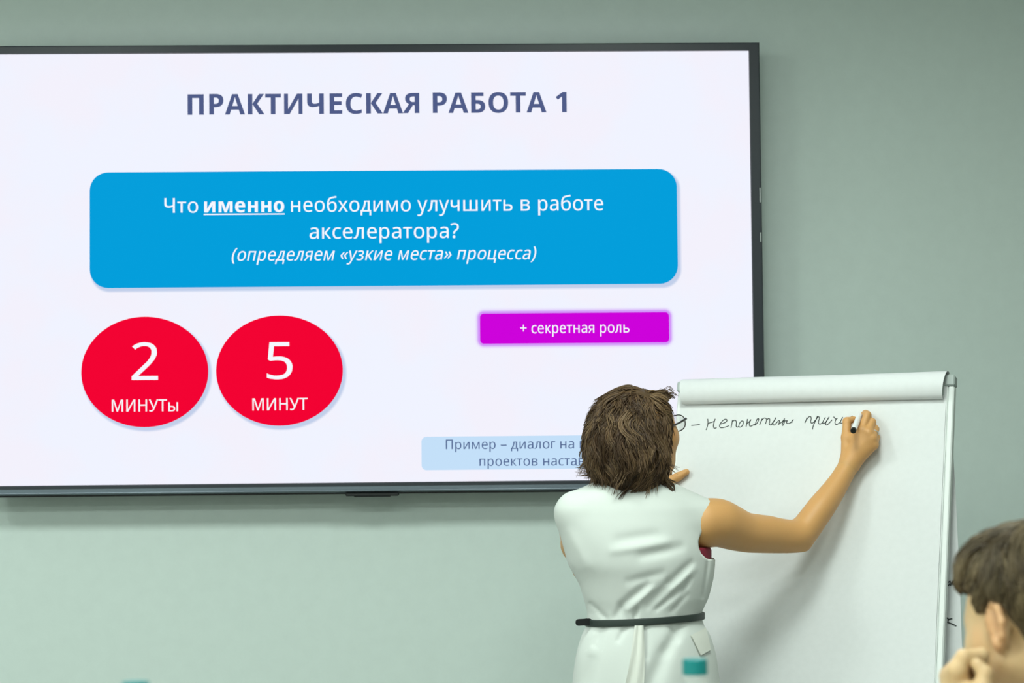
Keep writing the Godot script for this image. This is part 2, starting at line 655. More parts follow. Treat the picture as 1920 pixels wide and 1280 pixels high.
func television() -> void:
	var tv := thing("television", "large black-framed wall display showing a presentation slide", "television", SCREEN_AT)
	var hw := SCREEN.x / 2
	var hh := SCREEN.y / 2
	var s := Shape.new()
	var side := 0.0296
	var top := 0.0222
	var bot := 0.0095
	var loops := []   # rings of the frame from its back edge over the front to the glass: [left/right, top, bottom, z]
	for q in [[hw + side, hh + top, hh + bot, -0.030], [hw + side, hh + top, hh + bot, 0.003], [hw + side - 0.003, hh + top - 0.003, hh + bot, 0.006], [hw + 0.001, hh + 0.001, hh + 0.001, 0.006], [hw - 0.001, hh - 0.001, hh - 0.001, -0.001]]:
		loops.append([Vector3(-q[0], q[1], q[3]), Vector3(q[0], q[1], q[3]), Vector3(q[0], -q[2], q[3]), Vector3(-q[0], -q[2], q[3])])
	for i in loops.size() - 1:
		for k in 4:
			var l0: Array = loops[i]
			var l1: Array = loops[i + 1]
			s.quad(l0[k], l0[(k + 1) % 4], l1[(k + 1) % 4], l1[k])
	mesh_part("bezel", s.mesh(), M.bezel, tv)
	# lower trim: a bright sloping lip under the bezel
	s = Shape.new()
	var prof := [Vector2(0.0045, -0.0095), Vector2(0.0045, -0.0190), Vector2(0.0085, -0.0205), Vector2(0.0090, -0.0222), Vector2(0.0075, -0.0245), Vector2(-0.004, -0.027), Vector2(-0.03, -0.0295), Vector2(-0.03, -0.0095)]
	var g := PackedVector3Array()
	for x in [-hw - side, hw + side]:
		for q in prof:
			g.append(Vector3(x, -hh + q.y, q.x))
	for i in prof.size() - 1:
		var n0 := prof.size()
		s.quad(g[i], g[n0 + i], g[n0 + i + 1], g[i + 1])
	mesh_part("lower_trim", s.mesh(), M.bezel_trim, tv)
	mesh_part("lower_edge", boxes([[Vector3(0, -hh - 0.0285, -0.024), Vector3(SCREEN.x + 2 * side - 0.004, 0.007, 0.034)]], 0.002), M.black_plastic, tv)
	mesh_part("back_case", boxes([[Vector3(0, -0.004, -0.042), Vector3(SCREEN.x + 0.03, SCREEN.y + 0.02, 0.03)], [Vector3(0, 0, -0.07), Vector3(0.9, 0.6, 0.028)]], 0.006), M.black_plastic, tv)
	mesh_part("wall_mount", boxes([[Vector3(0, 0, -0.101), Vector3(0.7, 0.42, 0.034)]], 0.004), M.black_plastic, tv)
	mesh_part("sensor_bump", boxes([[Vector3(Vector2(0.0021, -0.6429).x, -hh - 0.033, -0.012), Vector3(0.15, 0.010, 0.03)], [Vector3(Vector2(0.0021, -0.6429).x, -hh - 0.0375, -0.012), Vector3(0.105, 0.006, 0.024)]], 0.003), M.black_plastic, tv)
	mesh_part("side_clip", boxes([[Vector3(hw + side - 0.0045, Vector2(1.1057, 0.1942).y, 0.006), Vector3(0.003, 0.042, 0.002)]], 0.0005), M.silver, tv)
	mesh_part("side_clip", boxes([[Vector3(hw + side - 0.0045, Vector2(1.1053, 0.0742).y, 0.006), Vector3(0.003, 0.027, 0.002)]], 0.0005), M.silver, tv)
	# the picture behind the slide's shapes: pale ground with the slide's own soft glow and drop shadows
	var ground := glow("screen_ground", Color.WHITE)
	var w := 1152
	var h := 648
	var im := Image.create(w, h, false, Image.FORMAT_RGBF)
	var bc := (Vector2(-0.7859, 0.1086) + Vector2(0.8695, 0.1070)) / 2
	var bs := Vector2((Vector2(0.8695, 0.1070) - Vector2(-0.7859, 0.1086)).x, (Vector2(0.0413, 0.2707) - Vector2(0.0390, -0.0555)).y)
	var mc := (Vector2(0.3084, -0.1781) + Vector2(0.8423, -0.1786)) / 2
	var ms := Vector2((Vector2(0.8423, -0.1786) - Vector2(0.3084, -0.1781)).x, (Vector2(0.5751, -0.1358) - Vector2(0.5742, -0.2209)).y)
	var c1 := (Vector2(-0.8099, -0.2903) + Vector2(-0.4549, -0.2933)) / 2
	var c2 := (Vector2(-0.4335, -0.2898) + Vector2(-0.0779, -0.2928)) / 2
	var cr := Vector2((Vector2(-0.4549, -0.2933) - Vector2(-0.8099, -0.2903)).x / 2, (Vector2(-0.6330, -0.1360) - Vector2(-0.6335, -0.4457)).y / 2)
	var nz := FastNoiseLite.new()
	nz.seed = 4
	nz.frequency = 0.006
	for y in h:
		for x in w:
			var p := Vector2((x + 0.5) / w * SCREEN.x - hw, hh - (y + 0.5) / h * SCREEN.y)
			var k := nz.get_noise_2d(x, y)
			var c := Color8(240, 243, 255).srgb_to_linear().lerp(Color8(243, 241, 252).srgb_to_linear(), clampf(k * 1.5 + 0.4, 0, 1))
			if mc.distance_to(p) < 0.4:
				var dm := box_distance(p, mc, ms / 2, 0.012)
				if dm < 0.03:
					c = c.lerp(Color8(232, 120, 255).srgb_to_linear(), clampf(1.0 - (dm - 0.004) / 0.0035, 0, 1) * 0.9)
					c = c.lerp(Color8(206, 150, 248).srgb_to_linear(), exp(-pow(maxf(dm - 0.003, 0) / 0.007, 2)) * 0.85)
			var q := p - Vector2(0.006, -0.008)
			var ds := box_distance(q, bc, bs / 2, 0.05)
			for cc in [c1, c2]:
				var dd: Vector2 = (q - cc) / cr
				ds = minf(ds, (dd.length() - 1.0) * cr.y)
			if ds < 0.02:
				c = c.lerp(Color8(168, 190, 226).srgb_to_linear(), clampf(0.7 - ds / 0.009, 0, 0.7))
			im.set_pixel(x, y, c)
	var itex := ImageTexture.create_from_image(im)
	ground.emission = Color.BLACK
	ground.emission_operator = BaseMaterial3D.EMISSION_OP_ADD
	ground.emission_texture = itex
	var sc := Shape.new()
	sc.quad(Vector3(-hw, hh, 0), Vector3(hw, hh, 0), Vector3(hw, -hh, 0), Vector3(-hw, -hh, 0))
	sc.uv = PackedVector2Array([Vector2(0, 0), Vector2(1, 0), Vector2(1, 1), Vector2(0, 1)])
	var screen := mesh_part("screen", sc.mesh(), ground, tv)
	screen.set_meta("label", "glowing screen with a pale slide")
	var l := AreaLight3D.new()
	l.name = "screen_light"
	l.area_size = SCREEN
	l.area_normalize_energy = true
	l.light_color = Color(0.9, 0.93, 1.0)
	l.light_energy = 0.12
	l.area_range = 12.0
	l.area_attenuation = 2.0
	l.shadow_enabled = true
	tv.add_child(l)
	l.position = Vector3(0, 0, 0.012)
	l.rotation.y = PI
	# flat shapes and lettering of the slide
	var ban := slide_plate("slide_banner", round_rect(bc, bs, 0.052), glow("slide_blue", Color8(0, 158, 219)), screen)
	ban.rotation.z = 0.0
	slide_plate("slide_disc", ellipse(c1, cr), glow("slide_red", Color8(243, 0, 50)), screen)
	slide_plate("slide_disc", ellipse(c2, cr), M.slide_red, screen)
	slide_plate("slide_button", round_rect(mc, ms, 0.011), glow("slide_magenta", Color8(205, 0, 219)), screen)
	var nc := (Vector2(0.1409, -0.5270) + Vector2(0.8519, -0.5286)) / 2
	slide_plate("slide_note", round_rect(nc, Vector2((Vector2(0.8519, -0.5286) - Vector2(0.1409, -0.5270)).x, (Vector2(0.4556, -0.4813) - Vector2(0.4546, -0.5749)).y), 0.014), glow("slide_pale_blue", Color8(196, 224, 249)), screen)
	var navy := glow("slide_navy", Color8(80, 92, 136))
	var white := glow("slide_white", Color8(246, 248, 255))
	var grey := glow("slide_slate", Color8(84, 104, 146))
	var u := 1.0 / 664.0
	text("ПРАКТИЧЕСКАЯ РАБОТА 1", Vector2(-0.5106, 0.4322), Vector2(0.5596, 0.4339), 38.5 * u, navy, screen, true)
	text("Что", Vector2(-0.5766, 0.1554), Vector2(-0.4822, 0.1552), 27.5 * u, white, screen)
	text("именно", Vector2(-0.4650, 0.1555), Vector2(-0.2402, 0.1555), 27.0 * u, white, screen, true)
	text("необходимо улучшить в работе", Vector2(-0.2211, 0.1554), Vector2(0.6599, 0.1543), 27.5 * u, white, screen)
	text("акселератора?", Vector2(-0.1694, 0.0794), Vector2(0.2512, 0.0790), 27.5 * u, white, screen)
	text("(определяем «узкие места» процесса)", Vector2(-0.3899, 0.0185), Vector2(0.4653, 0.0168), 24.0 * u, white, screen, false, 0.21)
	var ul := Shape.new()
	var ua := Vector2(-0.4665, 0.1498)
	var ub := Vector2(-0.2388, 0.1498)
	ul.box(Transform3D(Basis(Vector3(0, 0, 1), (ub - ua).angle()), Vector3((ua.x + ub.x) / 2, (ua.y + ub.y) / 2, 0.002)), Vector3((ub - ua).length(), 2.4 * u, 0.0006), 0.0001)
	mesh_part("slide_underline", ul.mesh(), white, screen)
	text("2", Vector2(-0.6690, -0.3147), Vector2(-0.5953, -0.3149), 69.5 * u, white, screen)
	text("МИНУТы", Vector2(-0.7246, -0.4028), Vector2(-0.5397, -0.4030), 22.5 * u, white, screen)
	text("5", Vector2(-0.2911, -0.3145), Vector2(-0.2193, -0.3147), 68.5 * u, white, screen)
	text("МИНУТ", Vector2(-0.3320, -0.4026), Vector2(-0.1772, -0.4025), 22.5 * u, white, screen)
	text("+ секретная роль", Vector2(0.4219, -0.1923), Vector2(0.7297, -0.1925), 20.0 * u, white, screen)
	text("Пример – диалог на п", Vector2(0.2094, -0.5161), Vector2(0.6024, -0.5175), 17.8 * u, grey, screen)
	text("проектов настав", Vector2(0.3033, -0.5640), Vector2(0.5988, -0.5651), 17.5 * u, grey, screen)


# ------------------------------------------------------------------ flip chart
func chart_frame() -> Transform3D:   # x along the top edge, y up the board, z out of its face
	var u := Vector3(cos(CHART_YAW), 0, sin(CHART_YAW))
	var back := Vector3(sin(CHART_YAW), 0, -cos(CHART_YAW))
	var v := Vector3(0, cos(CHART_LEAN), 0) + back * sin(CHART_LEAN)
	return Transform3D(Basis(u, v, u.cross(v)), CHART_AT)


func ink(s: Shape, st: Array, z: float, width := 0.0022) -> void:   # one pen stroke: a thin ribbon on the paper
	var pts := PackedVector3Array()
	for i in range(0, st.size(), 2):
		pts.append(Vector3(st[i], st[i + 1], z if z != -1.0 else 0.0))
	if pts.size() > 2:
		pts = smooth_line(pts, 5)
	var g := PackedVector3Array()
	for i in pts.size():
		var d := (pts[mini(i + 1, pts.size() - 1)] - pts[maxi(i - 1, 0)]).normalized()
		var o := Vector3(-d.y, d.x, 0) * width / 2
		for q in [pts[i] + o, pts[i] - o]:
			if z == -1.0:
				q.z = page_bow(q.x, q.y) + 0.0004
			g.append(q)
	var k := s.v.size()
	for p in g:
		s.v.append(p)
		s.n.append(Vector3(0, 0, 1))
	for i in pts.size() - 1:
		s.t.append_array([k + 2 * i, k + 2 * i + 2, k + 2 * i + 1, k + 2 * i + 1, k + 2 * i + 2, k + 2 * i + 3])


func page_bow(x: float, y: float) -> float:   # how far the top page stands off the board
	var fu := (x + 0.344) / 0.6805
	var fv := (-0.014 - y) / 0.97
	return 0.0075 + 0.0025 * sin(PI * fu) * sin(PI * fv) + 0.0012 * sin(fv * 9.0 + fu * 4.0) * fv


func flip_chart() -> void:
	var fc := thing("flip_chart", "white flip chart easel with handwriting, leaning back in front of the wall", "flip chart")
	fc.transform = chart_frame()
	var H := 1.02
	mesh_part("board", boxes([[Vector3(0, -H / 2, -0.009), Vector3(0.69, H - 0.02, 0.014)]], 0.002), M.frame_white, fc)
	for sg in [-1.0, 1.0]:
		var s := Shape.new()
		s.box(at(Vector3(sg * 0.3475, -H / 2, -0.006)), Vector3(0.015, H - 0.05, 0.024), 0.003)
		s.box(at(Vector3(sg * 0.3375, -H / 2, -0.004)), Vector3(0.004, H - 0.05, 0.018), 0.001)
		mesh_part("side_rail", s.mesh(), M.frame_white, fc)
		for y in [-0.012, -H + 0.012]:
			var c := Shape.new()
			c.box(at(Vector3(sg * 0.3425, y, -0.004)), Vector3(0.028, 0.027, 0.032), 0.003)
			mesh_part("corner_bracket", c.mesh(), M.bracket_grey, fc)
	# the pad's top page, very slightly bowed
	var g := PackedVector3Array()
	var rows := 80
	var cols := 60
	for i in rows + 1:
		for j in cols + 1:
			var fu := float(j) / cols
			var fv := float(i) / rows
			g.append(Vector3(lerpf(-0.344, 0.3365, fu), -0.014 - fv * 0.97, page_bow(lerpf(-0.344, 0.3365, fu), -0.014 - fv * 0.97)))
	var pg := Shape.new()
	pg.grid(g, rows + 1, cols + 1)
	var g2 := PackedVector3Array()
	for p in g:
		g2.append(p - Vector3(0, 0, 0.006))
	pg.grid(g2, rows + 1, cols + 1, false, true)
	var page := mesh_part("page", pg.mesh(), M.paper, fc)
	for word in [[0, 1, "handwritten_dash"], [1, 21, "handwritten_word"], [21, STROKES.size(), "handwritten_word"]]:
		var ws := Shape.new()
		for i in range(word[0], word[1]):
			ink(ws, STROKES[i], -1.0)
		mesh_part(word[2], ws.mesh(), M.ink, page)
	# pages turned over the top: they bulge forward over the clamp and hang down behind
	var prof := [Vector2(0.011, -0.060), Vector2(0.020, -0.0605), Vector2(0.029, -0.055), Vector2(0.035, -0.044), Vector2(0.037, -0.032), Vector2(0.035, -0.019), Vector2(0.029, -0.007), Vector2(0.020, 0.002), Vector2(0.008, 0.007), Vector2(-0.006, 0.007), Vector2(-0.018, 0.002), Vector2(-0.026, -0.012), Vector2(-0.030, -0.04), Vector2(-0.034, -0.12), Vector2(-0.040, -0.25), Vector2(-0.0500, -0.42), Vector2(-0.0525, -0.55), Vector2(-0.056, -0.80)]
	var cv := PackedVector3Array()
	for q in prof:
		cv.append(Vector3(0, q.y, q.x))
	cv = smooth_line(cv, 4)
	g = PackedVector3Array()
	for p in cv:
		var down := clampf((-p.y - 0.04) / 0.76, 0, 1) if p.z < -0.02 else 0.0
		var slope := clampf((p.y + 0.06) / 0.067, 0, 1)
		for j in 17:
			var fu := j / 16.0
			var left := lerpf(-0.336, -0.344, slope) if p.z > -0.01 else -0.335
			var right := lerpf(0.331, 0.339, slope) if p.z > -0.01 else lerpf(0.336, 0.396, pow(down, 0.9))
			var wob := 0.0015 * sin(fu * 7.0 + p.y * 30.0)
			g.append(Vector3(lerpf(left, right, fu), p.y + 0.004 * fu * slope, p.z + wob))
	var fl := Shape.new()
	fl.grid(g, cv.size(), 17, false, true)
	g2 = PackedVector3Array()
	for i in cv.size():
		var i0 := maxi(i - 1, 0)
		var i1 := mini(i + 1, cv.size() - 1)
		var d := (cv[i1] - cv[i0]).normalized()
		for j in 17:
			g2.append(g[i * 17 + j] + Vector3(0, -d.z, d.y) * -0.0015)
	fl.grid(g2, cv.size(), 17, false, false)
	var over := mesh_part("turned_pages", fl.mesh(), M.paper, fc)
	# marks on the turned page that hangs behind, seen past the right rail
	for word in [[0, 3], [3, 6]]:
		var bs := Shape.new()
		for i in range(word[0], word[1]):
			ink(bs, BACK_STROKES[i], -0.049, 0.0026)
		mesh_part("ink_mark", bs.mesh(), M.ink, over)
	mesh_part("clamp_bar", boxes([[Vector3(0, -0.034, 0.010), Vector3(0.66, 0.036, 0.012)]], 0.003), M.bracket_grey, fc)
	mesh_part("pen_tray", boxes([[Vector3(0, -H - 0.012, 0.035), Vector3(0.62, 0.008, 0.08)], [Vector3(0, -H - 0.002, 0.073), Vector3(0.62, 0.02, 0.006)]], 0.002), M.bracket_grey, fc)
	# tripod legs, down to the floor
	var inv := fc.transform.affine_inverse()
	for k in 3:
		var up: Vector3 = [Vector3(-0.30, -0.35, -0.03), Vector3(0.30, -0.35, -0.03), Vector3(0, -0.25, -0.03)][k]
		var w := fc.transform * up
		var down: Vector3 = fc.transform * Vector3([-0.31, 0.31, 0.0][k], -1.5, -0.03)
		if k == 2:
			down = Vector3(1.35, 0, 0.42)
		down.y = 0.012
		var s := Shape.new()
		s.tube(PackedVector3Array([inv * w, inv * down]), even(2, 0.012, 0.010), 12)
		var leg := mesh_part("leg", s.mesh(), M.bracket_grey, fc)
		var ft := Shape.new()
		ft.tube(PackedVector3Array([inv * (down + Vector3(0, 0.03, 0)), inv * (down - Vector3(0, 0.012, 0))]), even(2, 0.015, 0.017), 12)
		mesh_part("rubber_foot", ft.mesh(), M.black_plastic, leg)


const STROKES := [
	[-0.3115, -0.1142, -0.2886, -0.1126],
	[-0.2690, -0.0975, -0.2675, -0.1086, -0.2687, -0.1190, -0.2710, -0.1271],
	[-0.2680, -0.1123, -0.2635, -0.1087, -0.2543, -0.1060, -0.2507, -0.1040],
	[-0.2488, -0.0979, -0.2512, -0.1066, -0.2525, -0.1146, -0.2515, -0.1205, -0.2484, -0.1228, -0.2436, -0.1212],
	[-0.2348, -0.1122, -0.2259, -0.1100, -0.2189, -0.1058, -0.2180, -0.1012, -0.2228, -0.0997, -0.2295, -0.1041, -0.2349, -0.1117, -0.2361, -0.1178, -0.2327, -0.1216, -0.2233, -0.1209, -0.2159, -0.1188, -0.2114, -0.1163],
	[-0.2030, -0.1022, -0.2041, -0.1120, -0.2057, -0.1226],
	[-0.2041, -0.1068, -0.1971, -0.1027, -0.1935, -0.1051, -0.1924, -0.1111, -0.1927, -0.1169, -0.1901, -0.1210, -0.1849, -0.1191],
	[-0.1795, -0.1050, -0.1832, -0.1101, -0.1854, -0.1170, -0.1831, -0.1212, -0.1778, -0.1192, -0.1743, -0.1126, -0.1747, -0.1062, -0.1795, -0.1050],
	[-0.1641, -0.1001, -0.1646, -0.1104, -0.1662, -0.1205],
	[-0.1662, -0.1127, -0.1595, -0.1082, -0.1547, -0.1020, -0.1580, -0.1106, -0.1570, -0.1181, -0.1530, -0.1189, -0.1468, -0.1156, -0.1411, -0.1149, -0.1372, -0.1096, -0.1344, -0.1020, -0.1363, -0.0997, -0.1396, -0.1028, -0.1417, -0.1108, -0.1427, -0.1163, -0.1457, -0.1154],
	[-0.1255, -0.0999, -0.1283, -0.1076, -0.1313, -0.1170],
	[-0.1283, -0.1071, -0.1219, -0.0993, -0.1163, -0.0994, -0.1139, -0.1045, -0.1163, -0.1144],
	[-0.1139, -0.1047, -0.1102, -0.1006, -0.1061, -0.1014, -0.1056, -0.1081, -0.1063, -0.1144, -0.1020, -0.1168, -0.0962, -0.1128],
	[-0.1001, -0.1150, -0.0948, -0.1071, -0.0896, -0.0978],
	[-0.0896, -0.0978, -0.0937, -0.1060, -0.0968, -0.1128, -0.0942, -0.1174, -0.0898, -0.1143, -0.0823, -0.1056],
	[-0.0823, -0.1056, -0.0797, -0.1068, -0.0807, -0.1119, -0.0822, -0.1163],
	[-0.0822, -0.1163, -0.0761, -0.1115, -0.0702, -0.1058, -0.0674, -0.1007],
	[-0.0674, -0.1007, -0.0700, -0.1087, -0.0725, -0.1155, -0.0711, -0.1188, -0.0688, -0.1156, -0.0669, -0.1082, -0.0696, -0.1058],
	[-0.0696, -0.1058, -0.0638, -0.1071, -0.0597, -0.1061],
	[-0.0597, -0.1061, -0.0618, -0.1111, -0.0588, -0.1142, -0.0520, -0.1125, -0.0477, -0.1080, -0.0443, -0.1037],
	[-0.0443, -0.1037, -0.0488, -0.1091, -0.0469, -0.1121],
	[-0.0100, -0.0993, -0.0121, -0.1075, -0.0145, -0.1134],
	[-0.0115, -0.1054, -0.0038, -0.0969, 0.0004, -0.0988, 0.0011, -0.1043, 0.0003, -0.1100, 0.0026, -0.1141, 0.0064, -0.1133, 0.0121, -0.1066],
	[0.0168, -0.0957, 0.0127, -0.1079, 0.0078, -0.1204, 0.0059, -0.1308],
	[0.0135, -0.1057, 0.0189, -0.0978, 0.0221, -0.1015, 0.0203, -0.1092, 0.0205, -0.1149, 0.0246, -0.1168, 0.0306, -0.1142],
	[0.0372, -0.0998, 0.0331, -0.1072, 0.0312, -0.1137, 0.0347, -0.1154, 0.0390, -0.1118, 0.0469, -0.0986],
	[0.0469, -0.0986, 0.0403, -0.1107, 0.0382, -0.1169, 0.0417, -0.1194, 0.0482, -0.1143, 0.0547, -0.1062],
	[0.0580, -0.0985, 0.0634, -0.1043, 0.0681, -0.1026],
	[0.0651, -0.1044, 0.0623, -0.1122, 0.0642, -0.1180, 0.0687, -0.1180, 0.0752, -0.1136],
	[0.0815, -0.0999, 0.0772, -0.1091, 0.0758, -0.1139, 0.0787, -0.1156, 0.0812, -0.1154],
	[0.0880, -0.1005, 0.0863, -0.1070, 0.0842, -0.1138],
	[0.1026, -0.0994, 0.1063, -0.0974],
]
const BACK_STROKES := [
	[0.3383, -0.5071, 0.3447, -0.5031, 0.3469, -0.4989, 0.3512, -0.4962, 0.3506, -0.5028, 0.3462, -0.5073],
	[0.3521, -0.5073, 0.3541, -0.5017, 0.3564, -0.4951],
	[0.3559, -0.5014, 0.3614, -0.4945, 0.3656, -0.4950, 0.3642, -0.4992, 0.3589, -0.5038, 0.3559, -0.5017],
	[0.3462, -0.5848, 0.3508, -0.5884, 0.3500, -0.5936, 0.3491, -0.5970],
	[0.3505, -0.5887, 0.3547, -0.5877, 0.3601, -0.5863],
	[0.3490, -0.5965, 0.3553, -0.5977, 0.3707, -0.6040],
]


# ------------------------------------------------------------------ people
func head_frame(at_: Vector3, yaw: float, pitch: float, roll: float) -> Transform3D:   # x to the person's right, y up, z forward
	var f := Vector3(sin(yaw) * cos(pitch), sin(pitch), -cos(yaw) * cos(pitch))
	var r := f.cross(Vector3.UP).normalized()
	r = r.rotated(f, roll)
	return Transform3D(Basis(r, r.cross(f), f), at_)   # left-handed on purpose: only used to place points


func head_blob(b: Blob, h: Transform3D, k := 1.0, jaw := 1.0, ear := 1.0, flare := 1.0) -> void:
	var q := func(x: float, y: float, z: float) -> Vector3: return h * (Vector3(x, y, z) * k)
	var up := h.basis.y
	var fw := h.basis.z
	var rt := h.basis.x
	b.bone(q.call(0, 0.030, -0.026), q.call(0, 0.032, 0.022), 0.077 * k, 0.074 * k, 0.03)
	b.bone(q.call(0, 0.0, 0.030), q.call(0, -0.060, 0.046), 0.062 * k, 0.045 * k * jaw, 0.03)
	b.bone(q.call(0, -0.085, 0.068), q.call(0, -0.098, 0.066), 0.022 * k, 0.018 * k, 0.025)
	for s in [-1.0, 1.0]:
		b.bone(q.call(s * 0.050 * jaw, -0.050, 0.006), q.call(s * 0.018, -0.090, 0.064), 0.022 * k, 0.018 * k, 0.03)
		b.bone(q.call(s * 0.040, -0.018, 0.060), q.call(s * 0.052, -0.014, 0.036), 0.025 * k, 0.024 * k, 0.025)
		b.bone(q.call(s * 0.043, -0.030, 0.050), q.call(s * 0.025, -0.070, 0.054), 0.025 * k, 0.018 * k, 0.022)
		b.bone(q.call(s * 0.012, 0.022, 0.088), q.call(s * 0.042, 0.022, 0.070), 0.011 * k, 0.011 * k, 0.014)
		b.bone(q.call(s * 0.010, -0.040, 0.098), q.call(s * 0.010, -0.040, 0.095), 0.0075 * k, 0.0075 * k, 0.008)
	b.bone(q.call(0, 0.012, 0.092), q.call(0, -0.034, 0.112), 0.0075 * k, 0.0105 * k, 0.012)
	b.bone(q.call(-0.018, -0.064, 0.084), q.call(0.018, -0.064, 0.084), 0.0085 * k, 0.0085 * k, 0.008, up, 1.5)
	b.bone(q.call(-0.014, -0.075, 0.083), q.call(0.014, -0.075, 0.083), 0.0085 * k, 0.0085 * k, 0.008, up, 1.4)
	# ears: a thin plate with a raised rim and a lobe
	for s in [-1.0, 1.0]:
		b.bone(q.call(s * 0.078 * flare, 0.004, -0.013), q.call(s * 0.079 * flare, -0.016 * ear, -0.012), 0.019 * k * ear, 0.014 * k * ear, 0.008, rt * s - fw * 0.5, 3.4)
		var rim := [[0.070, -0.004, 0.006], [0.077, 0.018, 0.002], [0.084, 0.025, -0.012], [0.090, 0.016, -0.025], [0.090, -0.002, -0.029], [0.085, -0.018, -0.022], [0.080, -0.028, -0.012], [0.075, -0.030, -0.004]]
		for i in rim.size() - 1:
			var p0: Array = rim[i]
			var p1: Array = rim[i + 1]
			b.bone(q.call(s * p0[0] * flare, p0[1] * ear, p0[2] * ear), q.call(s * p1[0] * flare, p1[1] * ear, p1[2] * ear), 0.0046 * k * ear, 0.0046 * k * ear, 0.004)
		b.bone(q.call(s * 0.078, -0.026 * ear, -0.008), q.call(s * 0.076, -0.031 * ear, -0.006), 0.0075 * k * ear, 0.006 * k * ear, 0.006)


func skin_tint(h: Transform3D, k: float) -> Callable:   # lips, ears and nose tip are redder than the rest
	var inv := h.affine_inverse()
	return func(p: Vector3) -> Color:
		var q := inv * p / k
		var c := Color(1, 1, 1)
		var lip := exp(-pow(q.x / 0.019, 2) - pow((q.y + 0.0695) / 0.0085, 2)) if q.z > 0.075 and q.length() < 0.14 else 0.0
		c = c.lerp(Color(0.86, 0.52, 0.5), clampf(lip * 1.3, 0, 1) * 0.8)
		var ear := clampf((absf(q.x) - 0.076) / 0.006, 0, 1) if q.length() < 0.11 else 0.0
		return c.lerp(Color(1.0, 0.80, 0.74), ear * 0.8)


func eyes(parent: Node3D, h: Transform3D, k: float) -> void:
	for s in [-1.0, 1.0]:
		var c := h * (Vector3(s * 0.032, 0.002, 0.079) * k)
		var sp := SphereMesh.new()
		sp.radius = 0.0118 * k
		sp.height = 0.0236 * k
		sp.radial_segments = 24
		sp.rings = 12
		var e := mesh_part("eye", sp, M.eye_white, parent)
		e.position = c
		var ir := Shape.new()
		var d := h.basis.z
		ir.tube(PackedVector3Array([c + d * 0.0105 * k, c + d * 0.0122 * k]), even(2, 0.0055 * k, 0.0045 * k), 16)
		var im := mesh_part("iris", ir.mesh(), M.iris, e)
		im.position = -c


# Strands that run over a hair volume: flow(p) gives the way they lie, f the volume's distance.
func strands(s: Shape, f: Callable, roots: PackedVector3Array, flow: Callable, len0: float, len1: float, rad: float, per: int, lift: float, flick: float, tones: Array, seed_: int, stop: Callable, curl := 0.0) -> void:
	var rg := RandomNumberGenerator.new()
	rg.seed = seed_
	for root in roots:
		var clump_len := rg.randf_range(len0, len1)
		var clump_flick := rg.randf_range(-0.3, 1.0) * flick
		var tone: Color = tones[rg.randi() % tones.size()]
		var sway := Vector3(rg.randfn(), rg.randfn(), rg.randfn()) * 0.22
		var clump_h := rg.randf_range(0.0, 1.0) * lift
		var turns := rg.randf_range(4.0, 9.0)
		var phase := rg.randf_range(0.0, TAU)
		var bend := rg.randf_range(0.2, 1.0) * curl
		for k in per:
			var p := root + Vector3(rg.randfn(), rg.randfn(), rg.randfn()) * 0.0045
			var steps := 10
			var ds := clump_len * rg.randf_range(0.75, 1.1) / steps
			var pts := PackedVector3Array()
			var rr := PackedFloat32Array()
			var hgt := clump_h + rg.randf_range(-0.001, 0.0025)
			var own := Vector3(rg.randfn(), rg.randfn(), rg.randfn()) * 0.10
			var width := rad * rg.randf_range(0.6, 1.3)
			for i in steps + 1:
				var t := float(i) / steps
				var e := 0.004
				var d0: float = f.call(p)
				var n := Vector3(f.call(p + Vector3(e, 0, 0)) - d0, f.call(p + Vector3(0, e, 0)) - d0, f.call(p + Vector3(0, 0, e)) - d0).normalized()
				if i > 2 and stop.call(p):
					break
				var want := hgt * sin(minf(t * 2.0, 1.0) * PI / 2) + clump_flick * pow(t, 3.0)
				p -= n * (d0 - want)
				pts.append(p)
				rr.append(width * (1.0 - 0.8 * pow(t, 2.5)) * (0.5 + 0.5 * minf(t * 6.0, 1.0)))
				var v: Vector3 = flow.call(p) + sway + own
				v -= n * v.dot(n)
				v = v.normalized()
				v += n.cross(v) * bend * sin(t * turns + phase)
				p += v.normalized() * ds
			var c0 := s.v.size()
			s.tube(pts, rr, 4, false)
			var shade := rg.randf_range(0.75, 1.25)
			for i in s.v.size() - c0:
				s.c.append(Color(tone.r * shade, tone.g * shade, tone.b * shade))


func scatter(f: Callable, c: Vector3, r: Vector3, n: int, ok: Callable, seed_: int) -> PackedVector3Array:   # points on a volume's surface
	var rg := RandomNumberGenerator.new()
	rg.seed = seed_
	var o := PackedVector3Array()
	var tries := 0
	while o.size() < n and tries < n * 20:
		tries += 1
		var d := Vector3(rg.randfn(), rg.randfn(), rg.randfn()).normalized()
		var p := c + d * r
		for i in 4:
			p -= d * float(f.call(p)) * 0.9
		if ok.call(p):
			o.append(p)
	return o


# ------------------------------------------------------------------ the woman at the flip chart
const W_Z := 1.268
# the dress from neck to hem: height, middle x, half width, half depth
var dress_rows := [
	[1.300, 0.655, 0.020, 0.020], [1.285, 0.652, 0.070, 0.050], [1.262, 0.647, 0.125, 0.080], [1.228, 0.648, 0.176, 0.098], [1.200, 0.648, 0.183, 0.106], [1.166, 0.650, 0.180, 0.114], [1.126, 0.656, 0.176, 0.120], [1.093, 0.660, 0.171, 0.120], [1.060, 0.667, 0.160, 0.115], [1.015, 0.668, 0.147, 0.106],
	[0.972, 0.665, 0.1335, 0.098], [0.950, 0.666, 0.137, 0.101], [0.932, 0.667, 0.147, 0.106], [0.900, 0.667, 0.158, 0.114], [0.820, 0.667, 0.171, 0.126], [0.72, 0.667, 0.180, 0.130], [0.60, 0.667, 0.184, 0.130], [0.48, 0.667, 0.188, 0.130], [0.44, 0.667, 0.189, 0.130]]
